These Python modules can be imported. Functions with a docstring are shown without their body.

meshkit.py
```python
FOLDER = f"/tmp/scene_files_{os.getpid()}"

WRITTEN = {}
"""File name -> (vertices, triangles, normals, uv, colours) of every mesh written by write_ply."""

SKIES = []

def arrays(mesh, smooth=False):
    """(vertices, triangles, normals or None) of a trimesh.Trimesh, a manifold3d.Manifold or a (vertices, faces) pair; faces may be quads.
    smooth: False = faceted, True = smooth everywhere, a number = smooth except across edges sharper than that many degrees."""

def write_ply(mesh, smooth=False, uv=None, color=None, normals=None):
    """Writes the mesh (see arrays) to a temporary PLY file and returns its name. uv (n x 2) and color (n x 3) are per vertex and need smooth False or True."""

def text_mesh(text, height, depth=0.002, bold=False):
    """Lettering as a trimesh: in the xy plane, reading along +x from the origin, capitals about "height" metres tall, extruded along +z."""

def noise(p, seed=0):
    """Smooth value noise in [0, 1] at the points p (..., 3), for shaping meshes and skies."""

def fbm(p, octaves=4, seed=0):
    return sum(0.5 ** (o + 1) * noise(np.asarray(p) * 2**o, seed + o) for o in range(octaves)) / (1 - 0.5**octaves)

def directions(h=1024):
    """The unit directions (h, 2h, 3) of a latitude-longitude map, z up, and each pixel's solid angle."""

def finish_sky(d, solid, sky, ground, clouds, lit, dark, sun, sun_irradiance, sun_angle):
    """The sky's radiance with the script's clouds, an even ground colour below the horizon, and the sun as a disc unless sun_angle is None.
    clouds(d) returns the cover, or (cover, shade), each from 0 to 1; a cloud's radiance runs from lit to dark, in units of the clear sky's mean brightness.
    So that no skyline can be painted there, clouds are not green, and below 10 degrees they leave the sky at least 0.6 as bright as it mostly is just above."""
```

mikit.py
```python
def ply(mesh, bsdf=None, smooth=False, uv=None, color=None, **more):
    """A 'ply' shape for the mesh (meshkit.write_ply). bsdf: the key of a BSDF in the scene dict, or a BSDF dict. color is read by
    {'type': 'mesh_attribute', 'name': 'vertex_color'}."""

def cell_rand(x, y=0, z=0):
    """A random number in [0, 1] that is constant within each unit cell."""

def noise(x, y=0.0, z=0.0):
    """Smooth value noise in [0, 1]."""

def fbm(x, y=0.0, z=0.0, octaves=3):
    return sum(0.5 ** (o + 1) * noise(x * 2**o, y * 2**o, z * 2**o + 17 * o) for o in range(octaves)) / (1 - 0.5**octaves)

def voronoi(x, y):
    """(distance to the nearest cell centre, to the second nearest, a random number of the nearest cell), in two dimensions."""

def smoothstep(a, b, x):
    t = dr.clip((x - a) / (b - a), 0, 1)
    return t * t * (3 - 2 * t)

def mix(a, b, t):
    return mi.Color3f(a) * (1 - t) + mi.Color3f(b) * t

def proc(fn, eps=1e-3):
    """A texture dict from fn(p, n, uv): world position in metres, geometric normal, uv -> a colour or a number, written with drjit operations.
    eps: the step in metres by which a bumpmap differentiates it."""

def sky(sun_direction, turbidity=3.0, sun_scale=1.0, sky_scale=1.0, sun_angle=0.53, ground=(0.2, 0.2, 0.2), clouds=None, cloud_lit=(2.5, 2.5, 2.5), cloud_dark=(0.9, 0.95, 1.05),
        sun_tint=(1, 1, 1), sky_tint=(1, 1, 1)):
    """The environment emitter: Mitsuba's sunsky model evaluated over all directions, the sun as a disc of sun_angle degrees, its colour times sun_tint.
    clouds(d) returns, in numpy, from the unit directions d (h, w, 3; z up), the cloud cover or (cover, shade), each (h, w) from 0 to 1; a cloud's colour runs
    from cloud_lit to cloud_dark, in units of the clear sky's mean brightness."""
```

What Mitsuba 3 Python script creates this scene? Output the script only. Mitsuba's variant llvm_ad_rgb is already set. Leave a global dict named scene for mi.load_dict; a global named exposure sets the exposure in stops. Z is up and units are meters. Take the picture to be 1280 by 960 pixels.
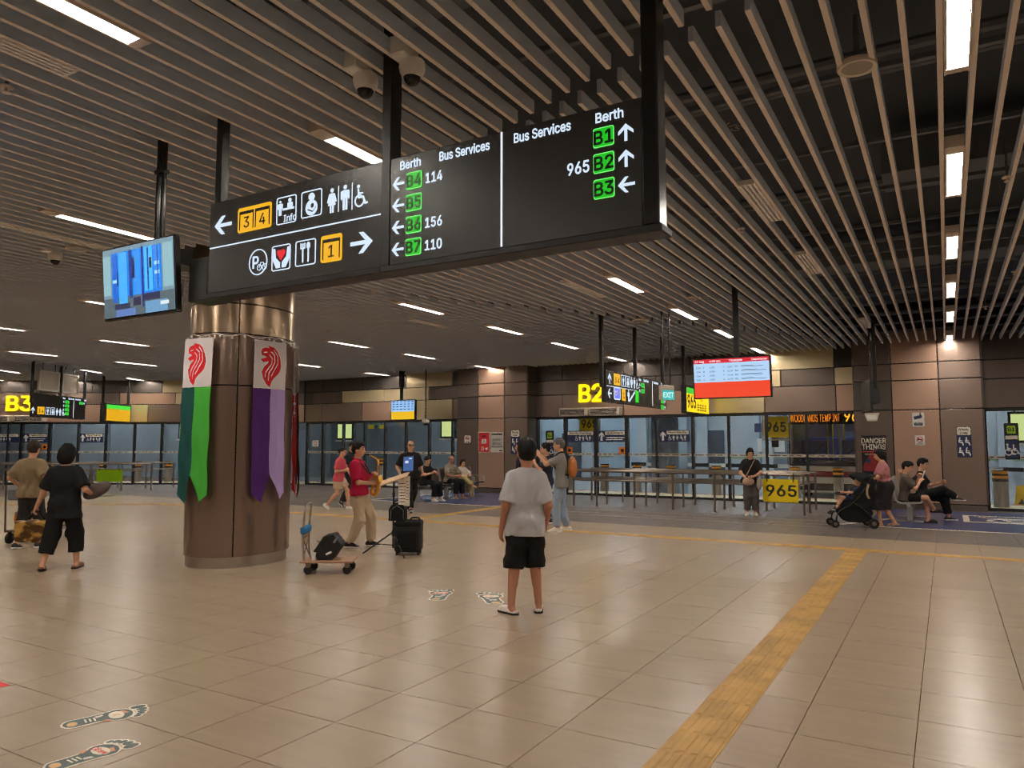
import math, random, re
import numpy as np, trimesh, mitsuba as mi, drjit as dr, mikit, meshkit
import shapely
from shapely.geometry import Polygon, Point, LineString, box as sbox
from shapely import affinity
from shapely.ops import unary_union
T = mi.ScalarTransform4f
scene, labels = {}, {}
rng = random.Random(7)

# ------------------------------------------------------------------ camera, exposure
EYE = np.array([0.0, 0.0, 1.655])
RIGHT, UPV, FWD = (np.array(v) for v in ((0.86263793, 0.50582191, 0.0), (0.04096643, -0.06986491, 0.99671493), (-0.50416025, 0.8598041, 0.08098984)))
FOCAL = 923.0
scene['camera'] = {'type': 'perspective', 'fov': math.degrees(2 * math.atan(640 / FOCAL)), 'fov_axis': 'x', 'near_clip': 0.05, 'far_clip': 200.0,
                   'to_world': T().look_at(origin=EYE.tolist(), target=(EYE + FWD).tolist(), up=[0, 0, 1])}
exposure = 2.3
LAMP = np.array([1.0, 0.915, 0.80]) * 15.0          # ceiling lamps of the hall, warm white
BAYLAMP = np.array([0.80, 0.93, 1.0]) * 11.0        # tubes of the bus bay, cool white

def pix(P):
    c = (np.atleast_2d(P) - EYE) @ np.stack([RIGHT, UPV, FWD], 1)
    return 640 + FOCAL * c[:, 0] / c[:, 2], 480 - FOCAL * c[:, 1] / c[:, 2], c[:, 2]

# ------------------------------------------------------------------ materials
def lin(r, g, b):
    f = lambda c: c / 12.92 if c <= 0.04045 else ((c + 0.055) / 1.055) ** 2.4
    return [f(r / 255), f(g / 255), f(b / 255)]
def rgb(c): return {'type': 'rgb', 'value': [float(x) for x in c]}
def mat(name, color, rough=0.5, metal=0.0, spec=0.5, **kw):
    col = color if isinstance(color, dict) else rgb(color)
    scene['mat_' + name] = {'type': 'twosided', 'bsdf': {'type': 'principled', 'base_color': col, 'roughness': float(rough), 'metallic': float(metal), 'specular': float(spec), **kw}}
    return 'mat_' + name
def glow(c, k=1.0, w=0.0):
    """emitter of a backlit sign or screen that shows as the sRGB colour c"""
    v = np.array(lin(*c)) * k / 2.0 ** exposure
    return {'emitter': {'type': 'area', 'radiance': rgb(v), 'sampling_weight': float(w)}}

def f_floor(p, n, uv):
    i, j = dr.floor((p.x + 0.215) / 0.6), dr.floor((p.y - 4.595) / 0.6)
    t = mikit.cell_rand(i, j, 3)
    s = mikit.fbm(p.x * 1.6 + t * 40, p.y * 22, 0.0, 3) - 0.5
    b = mikit.fbm(p.x * 0.7, p.y * 0.7, 5.0, 3) - 0.5
    k = 1.0 + (t - 0.5) * 0.05 + s * 0.11 + b * 0.12
    return mi.Color3f(0.318, 0.238, 0.166) * k
def f_dark(p, n, uv):
    t = mikit.cell_rand(dr.floor(p.x / 0.6), dr.floor(p.y / 0.6), 4)
    k = 1.0 + (t - 0.5) * 0.12 + (mikit.fbm(p.x * 2, p.y * 14, 0.0, 3) - 0.5) * 0.25
    return mi.Color3f(0.135, 0.108, 0.092) * k
def f_floor_rough(p, n, uv):
    return 0.27 + 0.12 * mikit.fbm(p.x * 1.2, p.y * 3.0, 2.0, 3)
def f_tact(p, n, uv):
    return mi.Color3f(0.43, 0.24, 0.06) * (1.0 + (mikit.fbm(p.x * 6, p.y * 6, 1.0, 3) - 0.5) * 0.5)
mat('tile', mikit.proc(f_floor), 0.27, 0, 0.5)
mat('darktile', mikit.proc(f_dark), 0.34)
mat('grout', lin(72, 58, 47), 0.9)
mat('tactile', mikit.proc(f_tact), 0.45)
mat('blue_paint', lin(50, 57, 92), 0.35)
mat('white_line', lin(190, 176, 166), 0.45); mat('tan_line', lin(150, 128, 108), 0.45)
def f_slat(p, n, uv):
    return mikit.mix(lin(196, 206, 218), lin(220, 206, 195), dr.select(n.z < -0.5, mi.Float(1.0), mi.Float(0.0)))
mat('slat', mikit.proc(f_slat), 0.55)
mat('plenum', lin(78, 84, 92), 0.9)
mat('duct', lin(112, 116, 122), 0.6, 0.2)
mat('black', lin(24, 23, 23), 0.45)
mat('black_gloss', lin(20, 20, 21), 0.22)
mat('signface', lin(44, 42, 41), 0.35)
mat('housing', lin(205, 192, 178), 0.45)
mat('white', lin(225, 222, 216), 0.5)
mat('steel', lin(132, 120, 110), 0.3, 0.9)
mat('steel_brushed', lin(190, 180, 170), 0.32, 1.0)
def panelmat(name, c, rough=0.30): mat(name, lin(*c), rough, 0.45, 0.5, clearcoat=0.5, clearcoat_gloss=0.85)
panelmat('pbrown', (138, 117, 105)); panelmat('pdark', (92, 83, 78)); panelmat('pbeige', (212, 192, 154)); panelmat('pterra', (190, 154, 132)); panelmat('pdbrown', (112, 97, 88)); panelmat('pblack', (48, 45, 44))
mat('col_brown', lin(132, 110, 97), 0.14, 0.5, 0.5, clearcoat=0.8, clearcoat_gloss=0.95)
mat('col_metal', lin(168, 146, 122), 0.24, 0.95)
mat('navy', lin(38, 46, 84), 0.4); mat('red', lin(200, 40, 45), 0.5); mat('notice', lin(205, 196, 186), 0.5)
mat('yellow', lin(235, 205, 20), 0.5); mat('lime', lin(150, 190, 30), 0.5); mat('orange', lin(225, 120, 30), 0.5)
mat('rubber', lin(22, 21, 20), 0.7)
scene['mat_glass'] = {'type': 'thindielectric', 'int_ior': 1.5}

# ------------------------------------------------------------------ mesh helpers
SPLIT = {'hanger', 'wiper', 'frame', 'brace', 'strap', 'carry_handle', 'support', 'cable_pair'}      # lists of these are parts of their own
def add(key, mesh, m='mat_black', smooth=False, **kw):
    n, k = 1, key
    while k in scene:
        k = f'{key}_{n:03d}'; n += 1
    if isinstance(mesh, list):
        if len(mesh) > 1 and re.sub(r'_\d+$', '', key.split('__')[-1]) in SPLIT:
            for x in mesh: k = add(key, x, m, smooth, **kw)
            return k
        mesh = cat(mesh)
    if isinstance(mesh, dict): scene[k] = {**mesh, **kw}
    else: scene[k] = mikit.ply(mesh, m, smooth, **kw)
    return k
used = set()
def thing(key, label, category, group=None, kind=None):
    n, k = 1, key
    while k in used:
        k = f'{key}_{n:03d}'; n += 1
    used.add(k)
    labels[k] = {'label': label, 'category': category}
    if group: labels[k]['group'] = group
    if kind: labels[k]['kind'] = kind
    return k
def struct(key, mesh, m, label=None, smooth=False, **kw):
    k = add(key, mesh, m, smooth, **kw)
    labels[k] = {'kind': 'structure'}
    if label: labels[k]['label'] = label
    return k
def cat(l): return trimesh.util.concatenate([x for x in l if x is not None])
def box(x0, x1, y0, y1, z0, z1):
    b = trimesh.creation.box((abs(x1 - x0), abs(y1 - y0), abs(z1 - z0)))
    b.apply_translation(((x0 + x1) / 2, (y0 + y1) / 2, (z0 + z1) / 2)); return b
def cbox(x0, x1, y0, y1, z0, z1, c=0.01):
    """box with chamfered edges"""
    P = []
    for X, a in ((x0, 1), (x1, -1)):
        for Y, b in ((y0, 1), (y1, -1)):
            for Z, d in ((z0, 1), (z1, -1)):
                P += [(X + a * c, Y + b * c, Z), (X + a * c, Y, Z + d * c), (X, Y + b * c, Z + d * c)]
    return trimesh.Trimesh(P).convex_hull
def tube(pts, r, n=10, caps=True):
    p = np.asarray(pts, float); m = len(p)
    r = np.broadcast_to(r, (m,))
    t = np.gradient(p, axis=0); t /= np.linalg.norm(t, axis=1, keepdims=True) + 1e-12
    a = np.cross(t[0], [0, 0, 1] if abs(t[0][2]) < 0.9 else [1, 0, 0]); A = []
    for i in range(m):
        a = a - t[i] * (a @ t[i]); a /= np.linalg.norm(a) + 1e-12; A.append(a)
    A = np.array(A); B = np.cross(t, A); g = np.arange(n) * 2 * np.pi / n
    v = p[:, None] + r[:, None, None] * (np.cos(g)[None, :, None] * A[:, None] + np.sin(g)[None, :, None] * B[:, None])
    v = v.reshape(-1, 3); f = []
    for i in range(m - 1):
        for j in range(n):
            k = (j + 1) % n
            f += [(i * n + j, i * n + k, i * n + n + k), (i * n + j, i * n + n + k, i * n + n + j)]
    if caps:
        v = np.vstack([v, p[0], p[-1]]); c0, c1 = m * n, m * n + 1
        for j in range(n):
            k = (j + 1) % n
            f += [(c0, k, j), (c1, (m - 1) * n + j, (m - 1) * n + k)]
    return trimesh.Trimesh(v, f, process=False)
def rod(a, b, r, n=10): return tube([a, b], r, n)
def lathe(prof, n=24, center=(0, 0, 0)):
    """revolve (radius, z) points about z"""
    prof = np.array(prof, float); m = len(prof); g = np.arange(n) * 2 * np.pi / n
    v = np.stack([prof[:, None, 0] * np.cos(g), prof[:, None, 0] * np.sin(g), np.broadcast_to(prof[:, None, 1], (m, n))], -1).reshape(-1, 3) + np.array(center)
    f = []
    for i in range(m - 1):
        for j in range(n):
            k = (j + 1) % n
            f += [(i * n + j, i * n + k, i * n + n + k), (i * n + j, i * n + n + k, i * n + n + j)]
    return trimesh.Trimesh(v, f, process=False)
def mirror_x(m):
    m = m.copy(); m.vertices[:, 0] *= -1; m.invert(); return m
class Fr:
    """a frame: u to the right, v up, w towards the viewer"""
    def __init__(s, o, right=(1, 0, 0), up=(0, 0, 1)):
        s.o, s.r, s.u = np.array(o, float), np.array(right, float), np.array(up, float)
        s.r /= np.linalg.norm(s.r); s.u /= np.linalg.norm(s.u); s.n = np.cross(s.r, s.u)
        s.M = np.eye(4); s.M[:3, 0], s.M[:3, 1], s.M[:3, 2], s.M[:3, 3] = s.r, s.u, s.n, s.o
    def put(s, m):
        m = m.copy(); m.apply_transform(s.M); return m
    def box(s, u0, u1, v0, v1, w0, w1): return s.put(box(u0, u1, v0, v1, w0, w1))
    def cbox(s, u0, u1, v0, v1, w0, w1, c=0.01): return s.put(cbox(u0, u1, v0, v1, w0, w1, c))
    def P(s, u, v, w=0.0): return s.o + s.r * u + s.u * v + s.n * w
    def text(s, t, u, v, h, w=0.0, d=0.004, bold=False, width=None, center=False):
        m = meshkit.text_mesh(t, h, d, bold); b = m.bounds
        if width: m.apply_scale([width / (b[1, 0] - b[0, 0]), 1, 1]); m.apply_translation([0, 0, 0])
        b = m.bounds
        m.apply_translation([u - (b[0, 0] + b[1, 0]) / 2 if center else u - b[0, 0], v, w]); return s.put(m)
    def shape(s, g, d=0.004, w=0.0):
        gs = [x for x in getattr(g, 'geoms', [g]) if x.geom_type == 'Polygon' and x.area > 1e-9]
        m = cat([trimesh.creation.extrude_polygon(x, d, engine='earcut') for x in gs]); m.apply_translation([0, 0, w]); return s.put(m)
def rrect(u0, u1, v0, v1, r): return sbox(u0 + r, v0 + r, u1 - r, v1 - r).buffer(r, quad_segs=4)
def ring(g, t): return g.difference(g.buffer(-t))
def line(pts, t, cap='round'): return LineString(pts).buffer(t / 2, cap_style=cap, quad_segs=3)

# ------------------------------------------------------------------ the hall: floor
ZC = 4.27                                            # underside of the ceiling slats
NL = np.array([-0.506, 0.8625]); SL = np.array([0.8625, 0.506]); DL = 30.6   # left front wall: normal, direction, distance
F_MAIN = Fr((0, 22.1, 0)); F_LEFT = Fr((*(NL * DL), 0), (*SL, 0))
YBAND = 14.45                                        # edge of the dark tiles
struct('floor', [box(-48, 9, -7, 23.2, -0.2, -0.012)], 'mat_grout', 'beige tiled concourse floor with a yellow tactile path')
tile = trimesh.Trimesh([(-.2982, -.2982, -.012), (.2982, -.2982, -.012), (.2982, .2982, -.012), (-.2982, .2982, -.012), (-.2973, -.2973, 0), (.2973, -.2973, 0), (.2973, .2973, 0), (-.2973, .2973, 0)],
                       [(4, 5, 6), (4, 6, 7), (0, 1, 5), (0, 5, 4), (1, 2, 6), (1, 6, 5), (2, 3, 7), (2, 7, 6), (3, 0, 4), (3, 4, 7)], process=False)
cells = []
for i in range(-80, 16):
    for j in range(-19, 17):
        x, y = -0.215 + 0.6 * i + 0.3, 4.595 + 0.6 * j + 0.3
        if y > YBAND or (NL @ [x, y]) > 23.6: continue
        u, v, dd = pix([[x, y - .3, 0], [x, y + .3, 0]])
        inside = dd.min() > 0.3 and -60 < u.mean() < 1340 and v.max() < 1060
        cells.append((x, y, (v[0] - v[1]) if inside else 0.0))
cells.sort(key=lambda c: -c[2])
tply = mikit.ply(tile, 'mat_tile')
TDX = (-1.415, -1.115); TACY = (12.70, 13.0)
far_tiles = []
for n, (x, y, s) in enumerate(cells):
    if n < 290 and s > 5: add('floor__tile', {**tply}, to_world=T().translate([x, y, 0]))
    else: far_tiles.append((x, y))
def many(mesh, pts):
    pts = np.array(pts); k = len(mesh.vertices); n = len(pts)
    v = (mesh.vertices[None] + np.concatenate([pts, np.zeros((n, 3 - pts.shape[1]))], 1)[:, None]).reshape(-1, 3)
    f = (mesh.faces[None] + (np.arange(n) * k)[:, None, None]).reshape(-1, 3)
    return trimesh.Trimesh(v, f, process=False)
labels[add('floor__tile_field', many(tile, far_tiles), 'mat_tile')] = {'kind': 'stuff'}
half = tile.copy(); half.apply_scale([1, .5, 1])
for i in range(-40, 16): add('floor__border_tile', mikit.ply(half, 'mat_tile') if i == -40 else {**scene['floor__border_tile']}, to_world=T().translate([-0.215 + .6 * i + .3, 14.345, 0]))
dt = []
for i in range(-80, 16):
    for j in range(0, 16):
        x, y = -0.215 + 0.6 * i + 0.3, 14.495 + 0.6 * j + 0.3
        if y < 22.6 and NL @ [x, y] < 31.2: dt.append((x, y))
for i in range(-60, 40):
    for j in range(0, 13):
        q = SL * (-30 + 0.6 * i) + NL * (23.55 + 0.6 * j)
        if q[1] < YBAND + .1 and NL @ q > 23.9: dt.append(tuple(q))
labels[add('floor__dark_tile_field', many(tile, dt), 'mat_darktile')] = {'kind': 'stuff', 'label': 'dark grey brown tiles along the front wall'}
# yellow tactile pavers: a base with four raised bars
def paver(w, l, bars, h=0.006):
    m = [box(-w / 2 + .001, w / 2 - .001, -l / 2 + .001, l / 2 - .001, -0.004, 0.003)]
    for k in range(bars):
        c = -w / 2 + w * (k + .5) / bars
        m.append(trimesh.Trimesh([(c + a * .024, b * (l / 2 - .012), .003) for a in (-1, 1) for b in (-1, 1)] + [(c + a * .016, b * (l / 2 - .022), .003 + h) for a in (-1, 1) for b in (-1, 1)]).convex_hull)
    return cat(m)
pv = mikit.ply(paver(.3, .3, 4), 'mat_tactile')
labels_p = 'raised yellow tactile paver'
for k in range(-2, 41):
    y = 12.4 - .3 * k - .15
    if y > -1: add('floor__tactile_paver', {**pv}, to_world=T().translate([-1.265, y, 0]))
for k in range(2): add('floor__tactile_paver', mikit.ply(paver(.6, .34, 8), 'mat_tactile'), to_world=T().translate([-1.74 + .6 * k + .3, 12.87, 0]))
pvx = mikit.ply(paver(.3, .6, 4), 'mat_tactile')
for k in range(28):
    x = -1.75 - .6 * k - .3
    add('floor__tactile_paver', {**pvx}, to_world=T().translate([x, 12.87, 0]).rotate([0, 0, 1], 90))
for k in range(12): add('floor__tactile_paver', {**pvx}, to_world=T().translate([-.54 + .6 * k + .3, 12.87, 0]).rotate([0, 0, 1], 90))
for k in range(7): add('floor__tactile_paver', {**pvx}, to_world=T().translate([-10.2, 13.02 + .6 * k + .3, 0]))
for k in range(20):
    q = np.array([-18.6, 12.95]) - SL * (.6 * k + .3)
    add('floor__tactile_paver', {**pvx}, to_world=T().translate([*q, 0]).rotate([0, 0, 1], 30.4 + 90))
# painted waiting areas and lines
def decal(key, x0, x1, y0, y1, m, h=0.003): return add(key, box(x0, x1, y0, y1, -.002, h), m)
decal('floor__blue_zone', -1.5, 4.0, 16.75, 21.4, 'mat_blue_paint'); decal('floor__blue_zone', -14.7, -10.6, 17.0, 21.4, 'mat_blue_paint')
decal('floor__white_line', -1.5, 4.0, 16.62, 16.72, 'mat_white_line', .004); decal('floor__white_line', -14.7, -10.36, 16.88, 16.97, 'mat_white_line', .004)
add('floor__white_line', Fr((-2.0, 16.65, 0.002), (.45, 1, 0), (-1, .45, 0)).box(0, 2.3, -.07, .07, -.002, .002), 'mat_white_line')
add('floor__white_line', Fr((-14.9, 16.9, 0.002), (.1, 1, 0), (-1, .1, 0)).box(0, 3.6, -.05, .05, -.002, .002), 'mat_white_line')
for y in (16.0, 16.55, 17.3): decal('floor__steel_strip', -10.0, -2.1, y, y + .04, 'mat_tan_line', .003)
F = Fr((0.25, 18.6, 0.004), (1, 0, 0), (0, 1, 0))
wheel = unary_union([ring(sbox(0, 0, 1.9, 1.7), .12), line([(.35, 1.3), (.75, 1.1), (1.2, 1.1), (1.5, .7)], .11), line([(.7, 1.1), (.85, .5), (1.45, .3)], .11), ring(Point(.85, .55).buffer(.42), .1)])
add('floor__wheelchair_bay_marking', F.shape(wheel, .003, -.001), 'mat_white_line')

# ------------------------------------------------------------------ the hall: ceiling
struct('ceiling', [box(-48, 9, -7, 23.2, 5.3, 5.5)], 'mat_plenum', 'dark ceiling void above light grey metal slats')
SW, SH = 0.036, 0.105
COL = np.array([-8.76, 7.22])
def gap1(x): return 4.64 - .43 * (x + 1.718)
def gap2(x): return 8.75 + 1.652 * (x + 9.12)
segs = []
LAMPX = [-31.23, -26.83, -22.63, -18.23, -13.43, -8.63, -4.43, 0.17, 4.57]
LAMPY = [(-4.8, -3.5), (-1.7, -.4), (1.42, 2.72), (4.5, 5.82), (7.58, 8.87), (10.68, 11.95), (13.78, 15.15), (16.84, 18.22), (20.55, 21.8)]
for k in range(-124, 40):
    x = 0.07 + .2 * k
    ytop = 22.02
    if -14.9 < x < -11.95 or -2.12 < x < .85: ytop = 21.42
    ybot = -5.5
    if x < -24.72: continue
    cuts = []
    if -8.9 < x < 8: cuts.append((gap1(x) - .1, gap1(x) + .1))
    if -9.2 < x < -2.4: cuts.append((gap2(x) - .13, gap2(x) + .13))
    d = abs(x - COL[0])
    if d < 1.0:
        h = math.sqrt(1.1 - d * d); cuts.append((COL[1] - h, COL[1] + h))
    cuts.sort(); y = ybot
    for a, b in cuts:
        if a > y + .05: segs.append((x, y, a, 0))
        y = max(y, b)
    if ytop > y + .05: segs.append((x, y, ytop, 0))
for k in range(-80, 8):                              # the bay before the left wall: slats turned by 30 degrees
    s = -8.3 + .2 * k
    d0, d1 = -10.0, DL - .05                         # along NL; they start where X = -24.75
    d0 = (-24.75 - s * SL[0]) / NL[0]
    if d0 > d1: continue
    y0 = s * SL[1] + d0 * NL[1]
    a, b = (s, d0), (s, d1)
    if y0 > 22: continue
    segs.append((a, b, None, 1))
sl = []
unit = box(-.5, .5, 0, 1, 0, 1)
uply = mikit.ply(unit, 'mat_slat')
for sg in segs:
    if sg[3] == 0:
        x, y0, y1, _ = sg
        t = T().translate([x, y0, ZC]).scale([SW, y1 - y0, SH]); mid = [[x, max(y0, 1.0), ZC], [x, y1, ZC]]
        M = np.array([[SW, 0, 0, x], [0, y1 - y0, 0, y0], [0, 0, SH, ZC], [0, 0, 0, 1]])
    else:
        (s, d0), (_, d1) = sg[0], sg[1]
        p0, p1 = SL * s + NL * d0, SL * s + NL * d1
        t = T().translate([p0[0], p0[1], ZC]).rotate([0, 0, 1], 30.4).scale([SW, d1 - d0, SH]); mid = [[*p0, ZC], [*p1, ZC]]
        M = np.array(t.matrix)
    u, v, dd = pix(np.array([np.array(mid[0]) * (1 - k) + np.array(mid[1]) * k for k in np.linspace(0, 1, 9)]))
    ok = (dd > .3) & (u > -20) & (u < 1300) & (v > -20) & (v < 960)
    size = sum(math.hypot(u[i + 1] - u[i], v[i + 1] - v[i]) / max(dd[i], 1) for i in range(8) if ok[i] or ok[i + 1]) if ok.any() else 0
    sl.append((size, t, M))
sl.sort(key=lambda a: -a[0])
rest = []
for n, (size, t, M) in enumerate(sl):
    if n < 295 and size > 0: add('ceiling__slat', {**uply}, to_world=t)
    else:
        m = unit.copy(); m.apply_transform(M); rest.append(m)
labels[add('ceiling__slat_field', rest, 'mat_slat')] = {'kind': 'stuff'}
# carriers, ducts and trays in the void
for k in range(19):
    y = -4.3 + 1.45 * k
    add('ceiling__carrier_rail', [box(-30, 8.5, y, y + .05, ZC + .13, ZC + .17)], 'mat_duct')
for y, z, r in ((3.1, 4.75, .09), (6.4, 4.8, .05), (6.75, 4.8, .04), (9.4, 4.7, .06), (12.3, 4.75, .05), (16.5, 4.7, .06), (19.5, 4.75, .05)):
    add('ceiling__pipe', rod((-30, y, z), (8.5, y, z), r, 8), 'mat_duct', 40)
for x0, x1, y0, y1 in ((-6, -1.1, 3.4, 4.0), (-.5, 8, 8.9, 9.6), (-20, -6, 9.8, 10.6), (-2.3, 8, 13.2, 13.9)):
    add('ceiling__duct', box(x0, x1, y0, y1, 4.62, 5.0), 'mat_duct')
# ------------------------------------------------------------------ walls of the hall
ROWS = (2.55, 3.29, 3.77, 4.62)
def panels(holder, F, cols, w=0.0, v0=None):
    """cols: for each row of ROWS a list (u0, u1, material); joints stay open"""
    for r, row in enumerate(cols):
        a, b = (ROWS[r], ROWS[r + 1]) if v0 is None else v0[r]
        for u0, u1, m in row:
            add(holder + '__panel', F.cbox(u0 + .012, u1 - .012, a + .012, b - .012, w - .02, w + .03, .006), 'mat_p' + m)
struct('wall_front', [F_MAIN.box(-22.9, 7.0, 2.53, 5.3, -.3, -.02)], 'mat_pblack', 'front wall of brown and beige metal panels above the glass')
panels('wall_front', F_MAIN, [
    [(-22.9, -21.93, 'brown'), (-21.93, -19.78, 'brown'), (-19.78, -18.2, 'terra'), (-18.2, -17.15, 'beige'), (-17.15, -15.46, 'beige'), (-15.46, -14.8, 'brown'),
     (-12.0, -11.0, 'brown'), (-11.0, -8.82, 'brown'), (-8.82, -6.65, 'terra'), (-6.65, -4.48, 'beige'), (-4.48, -2.58, 'brown'), (-2.58, -2.06, 'terra'), (.8, 2.9, 'dbrown'), (2.9, 5.0, 'brown')],
    [(-22.9, -22.47, 'dark'), (-22.47, -20.86, 'dbrown'), (-20.86, -18.68, 'beige'), (-18.68, -16.53, 'beige'), (-16.53, -14.8, 'dbrown'),
     (-12.0, -9.97, 'dbrown'), (-9.97, -7.75, 'dbrown'), (-7.75, -5.55, 'dark'), (-5.55, -4.49, 'dark'), (-4.49, -4.02, 'beige'), (-4.02, -2.6, 'dbrown'), (-2.6, -2.06, 'beige'), (.8, 1.9, 'dbrown'), (1.9, 5.0, 'dark')],
    [(-22.9, -21.92, 'dark'), (-21.92, -19.77, 'dark'), (-19.77, -17.6, 'dark'), (-17.6, -15.46, 'beige'), (-15.46, -14.8, 'dark'),
     (-12.0, -11.0, 'dark'), (-11.0, -8.82, 'dark'), (-8.82, -6.65, 'dark'), (-6.65, -4.48, 'dark'), (-4.48, -2.6, 'beige'), (-2.6, -2.06, 'black'), (.8, 3.2, 'dark'), (3.2, 5.0, 'black')]])
struct('wall_left', [F_LEFT.box(-26, -8.4, 2.53, 5.3, -.3, -.02)], 'mat_pblack', 'left front wall of brown and tan metal panels above the glass')
panels('wall_left', F_LEFT, [
    [(-24, -21.4, 'brown'), (-21.4, -19.25, 'brown'), (-19.25, -17.0, 'terra'), (-17.0, -15.82, 'terra'), (-15.82, -15.07, 'beige'), (-15.07, -12.9, 'brown'), (-12.9, -10.7, 'brown'), (-10.7, -8.6, 'terra')],
    [(-24, -22.0, 'dbrown'), (-22, -17.0, 'brown'), (-17.0, -16.27, 'dbrown'), (-16.27, -15.86, 'terra'), (-15.86, -13.95, 'terra'), (-13.95, -13.2, 'beige'), (-13.2, -10.9, 'brown'), (-10.9, -8.6, 'dbrown')],
    [(-24, -19.6, 'dark'), (-19.6, -17.4, 'dark'), (-17.4, -14.51, 'dark'), (-14.51, -13.1, 'beige'), (-13.1, -10.8, 'dark'), (-10.8, -8.6, 'dark')]])
# two clad pillars that stand proud of the front wall
PV = [(.16, 2.53), (2.53, 3.29), (3.29, 3.73), (3.73, 4.62)]
PF = .6
for key, xs, ms, lab in (('wall_pillar', (-14.83, -13.95, -12.89, -12.0), ('dbrown', 'terra', 'brown'), 'brown clad wall pillar with notices between the glass fronts'),
                         ('wall_pillar', (-2.06, -1.175, -.11, .81), ('dbrown', 'terra', 'brown'), 'brown and terracotta clad wall pillar with a dark poster')):
    k = struct(key, [F_MAIN.box(xs[0] + .02, xs[-1] - .02, 0.0, 5.3, -.3, PF - .02)], 'mat_pblack', lab)
    panels(k, F_MAIN, [[(xs[i], xs[i + 1], ms[i] if r in (0, 2, 3) or ms[i] != 'dbrown' else 'dark') for i in range(3)] for r in range(4)], PF, PV)
    for a, b in PV:                                  # return panels on the sides
        for sgn, X in ((-1, xs[0]), (1, xs[-1])):
            add(k + '__panel', cbox(min(X - sgn * .02, X + sgn * .03), max(X - sgn * .02, X + sgn * .03), 22.1 - PF, 22.08, a + .012, b - .012, .006), 'mat_pdark')
    add(k + '__skirting', F_MAIN.box(xs[0], xs[-1], 0, .15, 0, PF + .02), 'mat_steel')
# the walls behind and beside the camera that close the hall
struct('wall_right', [box(7.0, 7.2, -7, 22.4, 0, 5.4)], 'mat_pbrown')
struct('wall_back', [box(-48, 7.2, -7.2, -7, 0, 5.4)], 'mat_pbrown')
struct('wall_side', [box(-48.2, -48, -7.2, 10, 0, 5.4)], 'mat_pbrown')

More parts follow.
